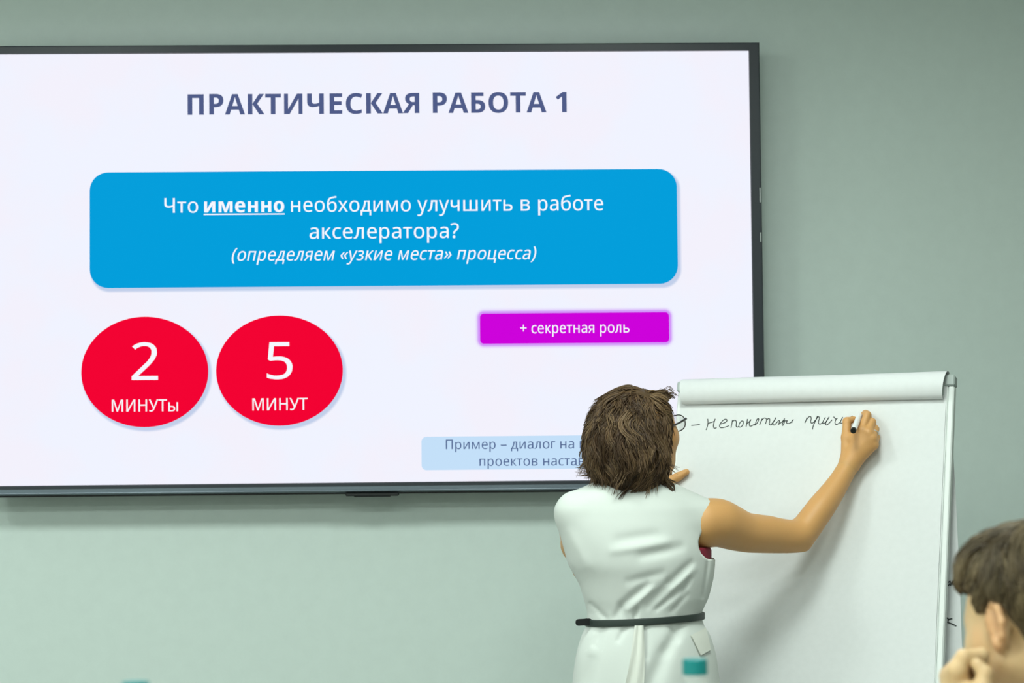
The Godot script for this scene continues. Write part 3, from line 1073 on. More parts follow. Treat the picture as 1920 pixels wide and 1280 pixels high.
# folds: two ends and a width on the back of the dress, depth (a hollow is positive)
var folds := [
	[Vector3(0.7654, 1.0970, 1.3796), Vector3(0.7151, 1.0537, 1.3758), 0.010, 0.0055], [Vector3(0.7151, 1.0537, 1.3758), Vector3(0.6660, 1.0031, 1.3716), 0.011, 0.005], [Vector3(0.7713, 1.0823, 1.3790), Vector3(0.7223, 1.0390, 1.3752), 0.009, -0.004],
	[Vector3(0.6628, 1.0493, 1.3740), Vector3(0.6076, 1.0037, 1.3699), 0.010, 0.006], [Vector3(0.6076, 1.0037, 1.3699), Vector3(0.5928, 0.9747, 1.3679), 0.008, 0.004], [Vector3(0.6761, 1.0419, 1.3740), Vector3(0.6221, 0.9938, 1.3698), 0.008, -0.004],
	[Vector3(0.7393, 1.0364, 1.3756), Vector3(0.6854, 0.9932, 1.3716), 0.007, 0.005], [Vector3(0.7639, 1.0605, 1.3776), Vector3(0.7466, 1.0315, 1.3755), 0.007, 0.004], [Vector3(0.7562, 1.0241, 1.3754), Vector3(0.7219, 0.9880, 1.3724), 0.007, 0.003],
	[Vector3(0.5991, 1.1521, 1.3777), Vector3(0.6844, 1.1634, 1.3808), 0.014, 0.004], [Vector3(0.6523, 1.1151, 1.3772), Vector3(0.7401, 1.1337, 1.3808), 0.013, 0.0055], [Vector3(0.6227, 1.0570, 1.3732), Vector3(0.6958, 1.0758, 1.3764), 0.011, 0.0035], [Vector3(0.5867, 1.1279, 1.3760), Vector3(0.7086, 1.1461, 1.3806), 0.012, -0.004],
	[Vector3(0.5395, 1.0044, 1.3679), Vector3(0.5709, 0.9724, 1.3671), 0.006, 0.005], [Vector3(0.6076, 0.9964, 1.3695), Vector3(0.6122, 0.9696, 1.3682), 0.005, 0.004], [Vector3(0.6416, 0.9936, 1.3704), Vector3(0.6341, 0.9694, 1.3688), 0.005, 0.005], [Vector3(0.5130, 1.0460, 1.3694), Vector3(0.5393, 0.9849, 1.3669), 0.009, 0.003],
	[Vector3(0.7436, 0.9610, 1.3716), Vector3(0.7016, 0.8958, 1.3668), 0.014, 0.008], [Vector3(0.7016, 0.8958, 1.3668), Vector3(0.6645, 0.8196, 1.3616), 0.018, 0.008], [Vector3(0.5683, 0.9579, 1.3663), Vector3(0.5460, 0.9119, 1.3631), 0.009, 0.005], [Vector3(0.6194, 0.9622, 1.3680), Vector3(0.5972, 0.9236, 1.3653), 0.007, 0.005], [Vector3(0.6584, 0.9619, 1.3691), Vector3(0.6553, 0.8865, 1.3650), 0.008, 0.005], [Vector3(0.7144, 0.9637, 1.3709), Vector3(0.7311, 0.9222, 1.3691), 0.008, 0.004],
	[Vector3(0.5360, 0.8755, 1.3608), Vector3(0.5183, 0.8028, 1.3564), 0.014, 0.006], [Vector3(0.8131, 1.1281, 1.3827), Vector3(0.7976, 1.0188, 1.3763), 0.005, 0.004], [Vector3(0.4897, 1.1677, 1.3753), Vector3(0.5256, 1.0945, 1.3724), 0.014, -0.003]]
var shoulders: Blob
var armhole: Blob


func row_at(y: float) -> PackedFloat32Array:   # middle x, half width, half depth of the dress at a height
	var n := dress_rows.size()
	if y >= dress_rows[0][0]:
		return PackedFloat32Array([dress_rows[0][1], dress_rows[0][2], dress_rows[0][3]])
	for i in n - 1:
		var a: Array = dress_rows[i]
		var b: Array = dress_rows[i + 1]
		if y >= b[0]:
			var t: float = (a[0] - y) / (a[0] - b[0])
			var z: Array = dress_rows[maxi(i - 1, 0)]
			var w: Array = dress_rows[mini(i + 2, n - 1)]
			var o := PackedFloat32Array()
			for k in [1, 2, 3]:
				o.append(cubic_interpolate_in_time(a[k], b[k], z[k], w[k], t, a[0] - b[0], a[0] - z[0] - 1e-4, a[0] - w[0]))
			return o
	return PackedFloat32Array([dress_rows[n - 1][1], dress_rows[n - 1][2], dress_rows[n - 1][3]])


var row_cache := PackedFloat32Array()


func trunk(p: Vector3) -> float:   # the body of the dress without its armholes
	if row_cache.is_empty():
		for i in 1101:
			row_cache.append_array(row_at(0.3 + i * 0.001))
	var ri := clampi(int((p.y - 0.3) * 1000.0), 0, 1100) * 3
	var x := p.x - row_cache[ri]
	var z := p.z - W_Z
	var a := row_cache[ri + 1]
	var b := row_cache[ri + 2]
	var k1 := Vector2(x / a, z / b).length()
	var k2 := Vector2(x / (a * a), z / (b * b)).length()
	var d := k1 * (k1 - 1.0) / maxf(k2, 1e-3)
	if k1 < 0.05:
		d = -b
	if p.y > 1.10:
		d = smin(d, shoulders.d(p), 0.03)
	return maxf(d, p.y - 1.30)


func dress_distance(p: Vector3) -> float:
	var d := trunk(p)
	if absf(d) < 0.03 and p.z > W_Z - 0.02 and p.y > 0.7:
		for f in folds:
			var a: Vector3 = f[0]
			var b: Vector3 = f[1]
			var ab := Vector2(b.x - a.x, b.y - a.y)
			var w := Vector2(p.x - a.x, p.y - a.y)
			var t := clampf(w.dot(ab) / ab.length_squared(), 0, 1)
			var e := (w - ab * t).length() / (float(f[2]) * 0.95)
			if e < 2.2:
				d += 1.05 * float(f[3]) * exp(-e * e) * (0.35 + 0.65 * sin(PI * (0.15 + 0.7 * t)))
	if p.y < 0.9:   # the skirt hangs in soft pleats
		var w := clampf((0.9 - p.y) / 0.3, 0, 1)
		d += 0.006 * w * sin(atan2(p.z - W_Z, p.x - 0.667) * 9.0)
	d = maxf(d, 0.45 - p.y)
	return maxf(d, -armhole.d(p))


func woman() -> void:
	var root := thing("person", "woman in a white sleeveless dress with a dark belt, writing on the flip chart", "person", Vector3(0.667, 0, W_Z))
	var inv := -root.position
	shoulders = Blob.new()
	shoulders.bone(Vector3(0.5066, 1.2196, 1.2784), Vector3(0.5699, 1.2363, 1.2812), 0.045, 0.046, 0.02)
	shoulders.bone(Vector3(0.5699, 1.2363, 1.2812), Vector3(0.7184, 1.2151, 1.2844), 0.046, 0.045, 0.02)
	shoulders.bone(Vector3(0.7184, 1.2151, 1.2844), Vector3(0.8136, 1.1943, 1.2861), 0.045, 0.044, 0.02)
	armhole = Blob.new()
	armhole.bone(Vector3(0.8720, 1.2259, 1.2895), Vector3(0.8143, 1.1387, 1.2831), 0.038, 0.036, 0.01, Vector3(0, 0, 1), 0.34)
	armhole.bone(Vector3(0.4252, 1.2149, 1.2357), Vector3(0.4501, 1.0871, 1.1493), 0.030, 0.036, 0.01, Vector3(0, 0, 1), 0.34)
	var head := head_frame(Vector3(0.6579, 1.3944, 1.2623), deg_to_rad(36), deg_to_rad(12), deg_to_rad(-4))

	# --- skin: one continuous body, finer at the head and the hands
	var b := Blob.new()
	b.bone(Vector3(0.652, 1.22, W_Z - 0.005), Vector3(0.66, 1.10, W_Z), 0.075, 0.085, 0.05, Vector3(1, 0, 0), 0.68)
	b.bone(Vector3(0.66, 1.10, W_Z), Vector3(0.665, 0.97, W_Z), 0.085, 0.078, 0.05, Vector3(1, 0, 0), 0.70)
	b.bone(Vector3(0.665, 0.97, W_Z), Vector3(0.667, 0.80, W_Z), 0.078, 0.100, 0.05, Vector3(1, 0, 0), 0.72)
	b.bone(Vector3(0.5326, 1.2169, 1.2790), Vector3(0.7863, 1.1971, 1.2855), 0.036, 0.040, 0.03)
	for s in [-1.0, 1.0]:   # legs
		b.bone(Vector3(0.667 + s * 0.075, 0.80, W_Z), Vector3(0.667 + s * 0.08, 0.47, W_Z - 0.01), 0.080, 0.052, 0.04)
		b.bone(Vector3(0.667 + s * 0.08, 0.47, W_Z - 0.01), Vector3(0.667 + s * 0.082, 0.34, W_Z + 0.012), 0.050, 0.052, 0.03)
		b.bone(Vector3(0.667 + s * 0.082, 0.34, W_Z + 0.012), Vector3(0.667 + s * 0.085, 0.09, W_Z), 0.052, 0.032, 0.03)
		b.bone(Vector3(0.667 + s * 0.085, 0.06, W_Z + 0.01), Vector3(0.667 + s * 0.095, 0.035, W_Z - 0.14), 0.032, 0.024, 0.02)
	var neck0: Vector3 = head * Vector3(0, -0.055, -0.030)
	b.bone(neck0, Vector3(0.652, 1.235, W_Z - 0.002), 0.052, 0.056, 0.03)
	# writing arm
	var arm := PackedVector3Array([Vector3(0.8023, 1.1858, 1.2853), Vector3(0.8381, 1.1869, 1.2664), Vector3(0.8695, 1.1761, 1.2417), Vector3(0.9049, 1.1634, 1.2170), Vector3(0.9353, 1.1590, 1.1956), Vector3(0.9673, 1.1560, 1.1734), Vector3(1.0046, 1.1513, 1.1512), Vector3(1.0376, 1.1505, 1.1341), Vector3(1.0611, 1.1621, 1.1234), Vector3(1.0835, 1.1884, 1.1134), Vector3(1.1062, 1.2161, 1.1026), Vector3(1.1309, 1.2451, 1.0878), Vector3(1.1576, 1.2795, 1.0704), Vector3(1.1834, 1.3166, 1.0512)])
	var arm_r := PackedFloat32Array([0.0570, 0.0553, 0.0516, 0.0460, 0.0446, 0.0435, 0.0400, 0.0376, 0.0351, 0.0335, 0.0325, 0.0293, 0.0253, 0.0233])
	var arm_line := smooth_line(arm, 3)
	for i in arm_line.size() - 1:
		var i0 := i / 3
		var ra := lerpf(arm_r[i0], arm_r[mini(i0 + 1, arm_r.size() - 1)], (i % 3) / 3.0)
		var i1 := (i + 1) / 3
		var rb := lerpf(arm_r[i1], arm_r[mini(i1 + 1, arm_r.size() - 1)], ((i + 1) % 3) / 3.0)
		b.bone(arm_line[i], arm_line[i + 1], ra, rb, 0.004)
	b.bone(Vector3(1.0402, 1.1435, 1.1328), Vector3(1.0594, 1.1293, 1.1316), 0.026, 0.0145, 0.018)
	# the other arm reaches across to the board's edge
	var arm2 := [Vector3(0.5155, 1.1918, 1.2471), Vector3(0.5273, 1.1352, 1.0941), Vector3(0.5557, 1.0761, 0.9515), Vector3(0.6192, 1.1423, 0.9169), Vector3(0.6836, 1.2095, 0.8823), Vector3(0.7235, 1.2433, 0.8553)]
	b.chain(arm2, [0.050, 0.044, 0.039, 0.036, 0.028, 0.024], 0.015)
	var sh := Shape.new()
	var wrist: Vector3 = arm[13]
	var wrist2: Vector3 = arm2[5]
	var body_f := func(p: Vector3) -> float: return b.d(p)
	nets(body_f, Vector3(0.40, 0.0, 0.80), Vector3(1.26, 1.36, 1.42), 0.009, sh)
	# head
	var hb := Blob.new()
	head_blob(hb, head, 0.97, 0.96, 0.8, 0.90)
	hb.bone(neck0, Vector3(0.652, 1.235, W_Z - 0.002), 0.052, 0.054, 0.03)
	for s in [-1.0, 1.0]:
		pass
	var sockets := Blob.new()
	for s in [-1.0, 1.0]:
		sockets.bone(head * (Vector3(s * 0.032, 0.003, 0.096)), head * (Vector3(s * 0.034, 0.002, 0.094)), 0.013, 0.013, 0.004)
	var head_f := func(p: Vector3) -> float: return -smin(-hb.d(p), sockets.d(p), 0.008)
	var hc := head.origin
	nets(head_f, hc - Vector3(0.14, 0.15, 0.15), hc + Vector3(0.15, 0.14, 0.13), 0.0045, sh)
	# writing hand
	var r := Blob.new()
	r.bone(Vector3(1.1631, 1.2858, 1.0612), Vector3(1.1833, 1.3179, 1.0523), 0.0238, 0.0222, 0.012)
	r.bone(Vector3(1.1833, 1.3179, 1.0523), Vector3(1.2162, 1.4015, 1.0584), 0.0200, 0.0115, 0.014)
	r.bone(Vector3(1.1872, 1.3205, 1.0523), Vector3(1.2303, 1.3961, 1.0666), 0.0190, 0.0115, 0.012)
	r.bone(Vector3(1.1888, 1.3230, 1.0511), Vector3(1.2402, 1.3831, 1.0681), 0.0170, 0.0115, 0.012)
	r.bone(Vector3(1.1929, 1.3230, 1.0496), Vector3(1.2432, 1.3663, 1.0641), 0.0160, 0.0118, 0.012)
	r.bone(Vector3(1.1813, 1.3361, 1.0427), Vector3(1.1831, 1.3855, 1.0293), 0.0150, 0.0125, 0.012)   # thumb
	r.bone(Vector3(1.1831, 1.3855, 1.0293), Vector3(1.1872, 1.4247, 1.0165), 0.0118, 0.0105, 0.006)
	r.bone(Vector3(1.1872, 1.4247, 1.0165), Vector3(1.2046, 1.4300, 1.0071), 0.0102, 0.0080, 0.004)
	r.bone(Vector3(1.1975, 1.3825, 1.0438), Vector3(1.2121, 1.3952, 1.0515), 0.0120, 0.0110, 0.012)   # web
	r.bone(Vector3(1.2162, 1.4015, 1.0584), Vector3(1.2324, 1.4393, 1.0437), 0.0108, 0.0098, 0.006)   # index
	r.bone(Vector3(1.2324, 1.4393, 1.0437), Vector3(1.2335, 1.4438, 1.0155), 0.0095, 0.0085, 0.004)
	r.bone(Vector3(1.2335, 1.4438, 1.0155), Vector3(1.2284, 1.4404, 0.9993), 0.0082, 0.0068, 0.004)
	r.bone(Vector3(1.2303, 1.3961, 1.0666), Vector3(1.2437, 1.4223, 1.0448), 0.0108, 0.0098, 0.005)   # middle
	r.bone(Vector3(1.2437, 1.4223, 1.0448), Vector3(1.2405, 1.4281, 1.0188), 0.0095, 0.0085, 0.004)
	r.bone(Vector3(1.2405, 1.4281, 1.0188), Vector3(1.2330, 1.4272, 1.0018), 0.0082, 0.0070, 0.004)
	r.bone(Vector3(1.2402, 1.3831, 1.0681), Vector3(1.2513, 1.4054, 1.0441), 0.0105, 0.0094, 0.005)   # ring
	r.bone(Vector3(1.2513, 1.4054, 1.0441), Vector3(1.2467, 1.4124, 1.0193), 0.0092, 0.0082, 0.004)
	r.bone(Vector3(1.2467, 1.4124, 1.0193), Vector3(1.2379, 1.4101, 1.0091), 0.0080, 0.0070, 0.004)
	r.bone(Vector3(1.2444, 1.3663, 1.0646), Vector3(1.2539, 1.3846, 1.0421), 0.0100, 0.0086, 0.005)   # little
	r.bone(Vector3(1.2539, 1.3846, 1.0421), Vector3(1.2498, 1.3928, 1.0219), 0.0084, 0.0074, 0.004)
	r.bone(Vector3(1.2498, 1.3928, 1.0219), Vector3(1.2406, 1.3917, 1.0145), 0.0072, 0.0064, 0.004)
	var rc: Vector3 = Vector3(1.2133, 1.3786, 1.0351)
	nets(func(p: Vector3) -> float: return r.d(p), rc - Vector3(0.085, 0.11, 0.07), rc + Vector3(0.075, 0.085, 0.075), 0.0026, sh)
	# supporting hand: thumb in front of the rail, fingers behind
	var l := Blob.new()
	l.bone(Vector3(0.6979, 1.2212, 0.8714), Vector3(0.7235, 1.2433, 0.8553), 0.0255, 0.0235, 0.012)
	l.bone(Vector3(0.7235, 1.2433, 0.8553), Vector3(0.7483, 1.2775, 0.8228), 0.0205, 0.0150, 0.014)
	l.bone(Vector3(0.7271, 1.2405, 0.8452), Vector3(0.7544, 1.2613, 0.8121), 0.0195, 0.0150, 0.014)
	l.bone(Vector3(0.7307, 1.2484, 0.8357), Vector3(0.7538, 1.2908, 0.7936), 0.0180, 0.0120, 0.014)
	l.bone(Vector3(0.7442, 1.2669, 0.8371), Vector3(0.7657, 1.2827, 0.8386), 0.0150, 0.0128, 0.012)
	l.bone(Vector3(0.7657, 1.2827, 0.8386), Vector3(0.7895, 1.2945, 0.8440), 0.0122, 0.0108, 0.006)
	l.bone(Vector3(0.7895, 1.2945, 0.8440), Vector3(0.8092, 1.3057, 0.8492), 0.0105, 0.0080, 0.004)
	for k in 4:
		var m0: Vector3 = [Vector3(0.7538, 1.2908, 0.7936), Vector3(0.7568, 1.2746, 0.7878), Vector3(0.7580, 1.2598, 0.7871), Vector3(0.7561, 1.2464, 0.7913)][k]
		var m1: Vector3 = [Vector3(0.7738, 1.3041, 0.7549), Vector3(0.7790, 1.2824, 0.7538), Vector3(0.7784, 1.2621, 0.7577), Vector3(0.7737, 1.2446, 0.7617)][k]
		var m2: Vector3 = [Vector3(0.8046, 1.3065, 0.7459), Vector3(0.8080, 1.2821, 0.7497), Vector3(0.8059, 1.2618, 0.7535), Vector3(0.7983, 1.2430, 0.7593)][k]
		var m3: Vector3 = [Vector3(0.8231, 1.3063, 0.7514), Vector3(0.8279, 1.2819, 0.7543), Vector3(0.8244, 1.2603, 0.7590), Vector3(0.8155, 1.2415, 0.7637)][k]
		l.bone(m0, m1, 0.0110, 0.0098, 0.006)
		l.bone(m1, m2, 0.0096, 0.0086, 0.004)
		l.bone(m2, m3, 0.0084, 0.0068, 0.004)
	var lc: Vector3 = Vector3(0.7630, 1.2693, 0.8078)
	nets(func(p: Vector3) -> float: return l.d(p), lc - Vector3(0.085, 0.08, 0.10), lc + Vector3(0.08, 0.08, 0.10), 0.003, sh)
	paint(sh, skin_tint(head, 0.97))
	shift(sh, inv)
	mesh_part("body", sh.mesh(), M.skin_tan, root)

	# --- clothing
	var dr := Shape.new()
	nets(func(p: Vector3) -> float: return dress_distance(p), Vector3(0.42, 0.43, W_Z - 0.17), Vector3(0.90, 1.34, W_Z + 0.17), 0.0058, dr)
	shift(dr, inv)
	mesh_part("dress", dr.mesh(), M.dress_cloth, root)
	var under := Shape.new()
	nets(func(p: Vector3) -> float: return maxf(trunk(p) + 0.009, maxf(p.y - 1.131, 1.02 - p.y)), Vector3(0.44, 1.0, W_Z - 0.16), Vector3(0.88, 1.16, W_Z + 0.16), 0.008, under)
	shift(under, inv)
	mesh_part("undershirt", under.mesh(), M.wine_cloth, root).set_meta("label", "wine red top showing at the armhole")
	# belt: a band round the waist, its loose end pointing out at the left
	var band := PackedVector3Array()
	var nb := 72
	var yb := 0.9655
	for i in nb:
		var w := TAU * i / nb
		var rr := row_at(yb)
		var tilt := 0.0065 * cos(w)
		var c := Vector3(rr[0] + cos(w) * (rr[1] + 0.003), yb + tilt, W_Z + sin(w) * (rr[2] + 0.003))
		var o := Vector3(cos(w) * rr[2], 0, sin(w) * rr[1]).normalized()
		for q in [Vector2(-0.002, -0.0078), Vector2(0.0025, -0.0078), Vector2(0.0035, -0.006), Vector2(0.0035, 0.006), Vector2(0.0025, 0.0078), Vector2(-0.002, 0.0078)]:
			band.append(c + o * q.x + Vector3(0, q.y, 0))
	for k in 6:
		band.append(band[k])
	var bs := Shape.new()
	bs.grid(band, nb + 1, 6, true, true)
	shift(bs, inv)
	mesh_part("belt", bs.mesh(), M.belt_leather, root)
	var tail := Shape.new()
	var te := round_rect(Vector2(0, 0), Vector2(0.040, 0.0155), 0.0072)
	tail.slab(Transform3D(Basis.from_euler(Vector3(0, 0.25, 0.03)), Vector3(0.5217, 0.9623, 1.3100) + inv), te, 0.003)
	mesh_part("belt_end", tail.mesh(), M.black_plastic, root)
	# sash end hanging from the belt
	var sa := PackedVector3Array()
	for i in 15:
		var t := i / 14.0
		var y := lerpf(0.957, 0.60, t)
		var mx := lerpf(0.6440, 0.604, pow(t * 1.0, 0.9)) + 0.004 * sin(t * 7.0)
		var hwid := lerpf(0.010, 0.024, minf(t * 2.2, 1.0))
		for j in 7:
			var x := mx + hwid * (j / 3.0 - 1.0)
			var rr := row_at(y)
			var zz := W_Z + rr[2] * sqrt(maxf(0.0, 1.0 - pow((x - rr[0]) / rr[1], 2))) + 0.006 + 0.003 * sin(j * 1.7 + t * 5.0)
			sa.append(Vector3(x, y, zz) + inv)
	var ss := Shape.new()
	ss.grid(sa, 15, 7)
	var sb := PackedVector3Array()
	for p in sa:
		sb.append(p - Vector3(0, 0, 0.002))
	ss.grid(sb, 15, 7, false, true)
	mesh_part("sash_end", ss.mesh(), M.sash_cloth, root)
	# pocket flap on the right hip
	var pk := PackedVector3Array()
	var pc: Array = [Vector3(0.7628, 0.9317, 1.3706), Vector3(0.8006, 0.9459, 1.3725), Vector3(0.8087, 0.8972, 1.3701), Vector3(0.7831, 0.8865, 1.3687)]
	for i in 7:
		for j in 7:
			var e0: Vector3 = pc[0].lerp(pc[1], j / 6.0)
			var e1: Vector3 = pc[3].lerp(pc[2], j / 6.0)
			var e := e0.lerp(e1, i / 6.0)
			var rr := row_at(e.y)
			var q := clampf((e.x - rr[0]) / rr[1], -0.995, 0.995)
			var zz := W_Z + rr[2] * sqrt(1.0 - q * q)
			var nn := Vector3(q / rr[1], 0, sqrt(1.0 - q * q) / rr[2]).normalized()
			pk.append(Vector3(rr[0] + q * rr[1], e.y, zz) + nn * (0.004 + 0.0015 * i / 6.0) + inv)
	var pks := Shape.new()
	pks.grid(pk, 7, 7)
	var pkb := PackedVector3Array()
	for p in pk:
		pkb.append(p - Vector3(0.0016, 0, 0.0016))
	pks.grid(pkb, 7, 7, false, true)
	mesh_part("pocket_flap", pks.mesh(), M.sash_cloth, root)
	for s in [-1.0, 1.0]:
		var so := Blob.new()
		so.bone(Vector3(0.667 + s * 0.085, 0.055, W_Z + 0.012), Vector3(0.667 + s * 0.095, 0.032, W_Z - 0.145), 0.036, 0.030, 0.02)
		var shs := Shape.new()
		nets(func(p: Vector3) -> float: return maxf(so.d(p), maxf(p.y - 0.062, 0.003 - p.y)), Vector3(0.667 + s * 0.09 - 0.06, -0.004, W_Z - 0.19), Vector3(0.667 + s * 0.09 + 0.06, 0.10, W_Z + 0.06), 0.007, shs)
		shift(shs, inv)
		mesh_part("shoe", shs.mesh(), M.shoe, root)
	eyes(root, Transform3D(head.basis, head.origin + inv), 0.97)

	# --- glasses
	var fr := Shape.new()
	for s in [-1.0, 1.0]:
		var ring := PackedVector3Array()
		for i in 25:
			var w := TAU * i / 24
			var x := 0.0275 * signf(cos(w)) * pow(absf(cos(w)), 0.8)
			var y := 0.0195 * signf(sin(w)) * pow(absf(sin(w)), 0.8)
			ring.append(head * Vector3(s * (0.038 + x * 1.04), 0.000 + y + 0.05 * maxf(x, 0) * 3.0, 0.1085 - 0.30 * maxf(x, -0.01) * maxf(x + 0.02, 0) * 10.0) + inv)
		fr.tube(ring, even(25, 0.0013, 0.0013), 8, false)
		var arm_pts := PackedVector3Array([head * Vector3(s * 0.065, 0.009, 0.107) + inv, head * Vector3(s * 0.072, 0.010, 0.100) + inv, head * Vector3(s * 0.076, 0.008, 0.06) + inv, head * Vector3(s * 0.078, 0.006, 0.01) + inv, head * Vector3(s * 0.079, -0.008, -0.02) + inv])
		arm_pts = smooth_line(arm_pts, 4)
		fr.tube(arm_pts, even(arm_pts.size(), 0.0034, 0.0016), 8)
	fr.tube(smooth_line(PackedVector3Array([head * Vector3(-0.010, 0.004, 0.109) + inv, head * Vector3(0, 0.008, 0.111) + inv, head * Vector3(0.010, 0.004, 0.109) + inv]), 4), even(9, 0.0014, 0.0014), 8)
	var gl := mesh_part("glasses", fr.mesh(), M.glasses_frame, root)
	gl.set_meta("label", "dark thin-rimmed glasses")
	for s in [-1.0, 1.0]:
		var pl := PackedVector2Array()
		for i in 24:
			var w := TAU * i / 24
			pl.append(Vector2(0.0268 * cos(w), 0.019 * sin(w)))
		var ls := Shape.new()
		ls.slab(Transform3D(head.basis, head * Vector3(s * 0.038, 0.001, 0.1075) + inv), pl, 0.001)
		mesh_part("lens", ls.mesh(), M.lens, gl)

	# --- ring on the ring finger
	var ra: Vector3 = Vector3(1.2402, 1.3831, 1.0681)
	var rb: Vector3 = Vector3(1.2513, 1.4054, 1.0441)
	var rm := ra.lerp(rb, 0.52)
	var rd := (rb - ra).normalized()
	var tor := Shape.new()
	var lp := PackedVector3Array()
	var rx := rd.cross(Vector3(0, 0, 1)).normalized()
	var ry := rd.cross(rx)
	for i in 25:
		lp.append(rm + (rx * cos(TAU * i / 24) + ry * sin(TAU * i / 24)) * 0.0105 + inv)
	tor.tube(lp, even(25, 0.0013, 0.0013), 8, false)
	mesh_part("finger_ring", tor.mesh(), M.silver, root)

	# --- hair: a short, tousled bob
	var hv := Blob.new()
	var H := func(x: float, y: float, d: float) -> Vector3: return hair_point(x, y, d)
	hv.bone(Vector3(0.6208, 1.4041, 1.2918), Vector3(0.6323, 1.4069, 1.2722), 0.080, 0.080, 0.03)
	hv.bone(Vector3(0.6467, 1.4474, 1.2849), Vector3(0.6682, 1.4378, 1.2649), 0.052, 0.050, 0.03)
	hv.bone(Vector3(0.6043, 1.3523, 1.2885), Vector3(0.6382, 1.3419, 1.3140), 0.062, 0.067, 0.04)
	hv.bone(Vector3(0.5930, 1.3302, 1.2869), Vector3(0.6234, 1.3026, 1.3064), 0.050, 0.040, 0.03)
	hv.bone(Vector3(0.6501, 1.3368, 1.3190), Vector3(0.6654, 1.3047, 1.3077), 0.056, 0.038, 0.03)
	hv.bone(Vector3(0.6777, 1.3961, 1.2930), Vector3(0.6837, 1.3169, 1.2989), 0.031, 0.024, 0.03)
	hv.bone(Vector3(0.6862, 1.4358, 1.2874), Vector3(0.6902, 1.4084, 1.2940), 0.033, 0.028, 0.02)
	hv.bone(Vector3(0.6965, 1.4458, 1.2842), Vector3(0.7008, 1.4282, 1.2894), 0.022, 0.020, 0.02)
	hv.bone(Vector3(0.6786, 1.4490, 1.2608), Vector3(0.7170, 1.4821, 1.2287), 0.026, 0.010, 0.025)
	var hair_f := func(p: Vector3) -> float: return hv.d(p)
	var hs := Shape.new()
	nets(hair_f, hc - Vector3(0.19, 0.21, 0.16), hc + Vector3(0.16, 0.17, 0.16), 0.006, hs)
	paint(hs, func(_p: Vector3) -> Color: return Color(0.088, 0.051, 0.026))
	var crown: Vector3 = Vector3(0.6648, 1.4829, 1.2973)
	var nzf := FastNoiseLite.new()
	nzf.seed = 12
	nzf.frequency = 6.0
	var flow := func(p: Vector3) -> Vector3:
		var away := p - crown
		var v := Vector3(0, -1.0, 0) + away.normalized() * 0.9
		v += Vector3(nzf.get_noise_3d(p.x, p.y, p.z), 0.4 * nzf.get_noise_3d(p.y + 7.0, p.z, p.x), nzf.get_noise_3d(p.z, p.x + 3.0, p.y)) * 1.5
		if p.x > 0.69 and p.y > 1.44:
			v += Vector3(1.4, 0.6, -0.6)
		return v
	var tones := [Color(0.066, 0.037, 0.018), Color(0.098, 0.057, 0.028), Color(0.135, 0.081, 0.040), Color(0.18, 0.113, 0.057), Color(0.056, 0.031, 0.015)]
	var hinv := head.affine_inverse()
	var face := func(p: Vector3) -> bool:
		var q: Vector3 = hinv * p
		return not (q.z > 0.030 and q.y < 0.058) and q.y > -0.16
	var stop := func(p: Vector3) -> bool:
		var q: Vector3 = hinv * p
		return q.z > 0.034 and q.y < 0.062
	var roots := scatter(hair_f, Vector3(0.6356, 1.3928, 1.2916), Vector3(0.13, 0.15, 0.13), 420, face, 5)
	strands(hs, hair_f, roots, flow, 0.05, 0.11, 0.0015, 13, 0.0085, 0.010, tones, 9, stop, 0.9)
	# flicked ends at the nape and the forelock
	var low := scatter(hair_f, Vector3(0.6317, 1.3124, 1.2971), Vector3(0.13, 0.07, 0.13), 70, func(p: Vector3) -> bool: return p.y < 1.37 and p.y > 1.28, 15)
	strands(hs, hair_f, low, flow, 0.04, 0.07, 0.0013, 10, 0.006, 0.035, tones, 19, stop, 1.2)
	var wr := RandomNumberGenerator.new()
	wr.seed = 77
	for w in WISPS:
		var tone: Color = tones[wr.randi() % 3]
		for k in 9:
			var line := PackedVector3Array()
			var drift := Vector3(wr.randfn(), wr.randfn(), wr.randfn()) * 0.0028
			for i in w.size():
				line.append(w[i] + drift * (1.0 + 0.5 * i) * 0.7)
			line = smooth_line(line, 4)
			var c0 := hs.v.size()
			hs.tube(line, even(line.size(), 0.0014, 0.0004), 4, false)
			for i in hs.v.size() - c0:
				hs.c.append(tone)
	shift(hs, inv)
	mesh_part("hair", hs.mesh(), M.hair_brown, root).set_meta("label", "short tousled brown hair")


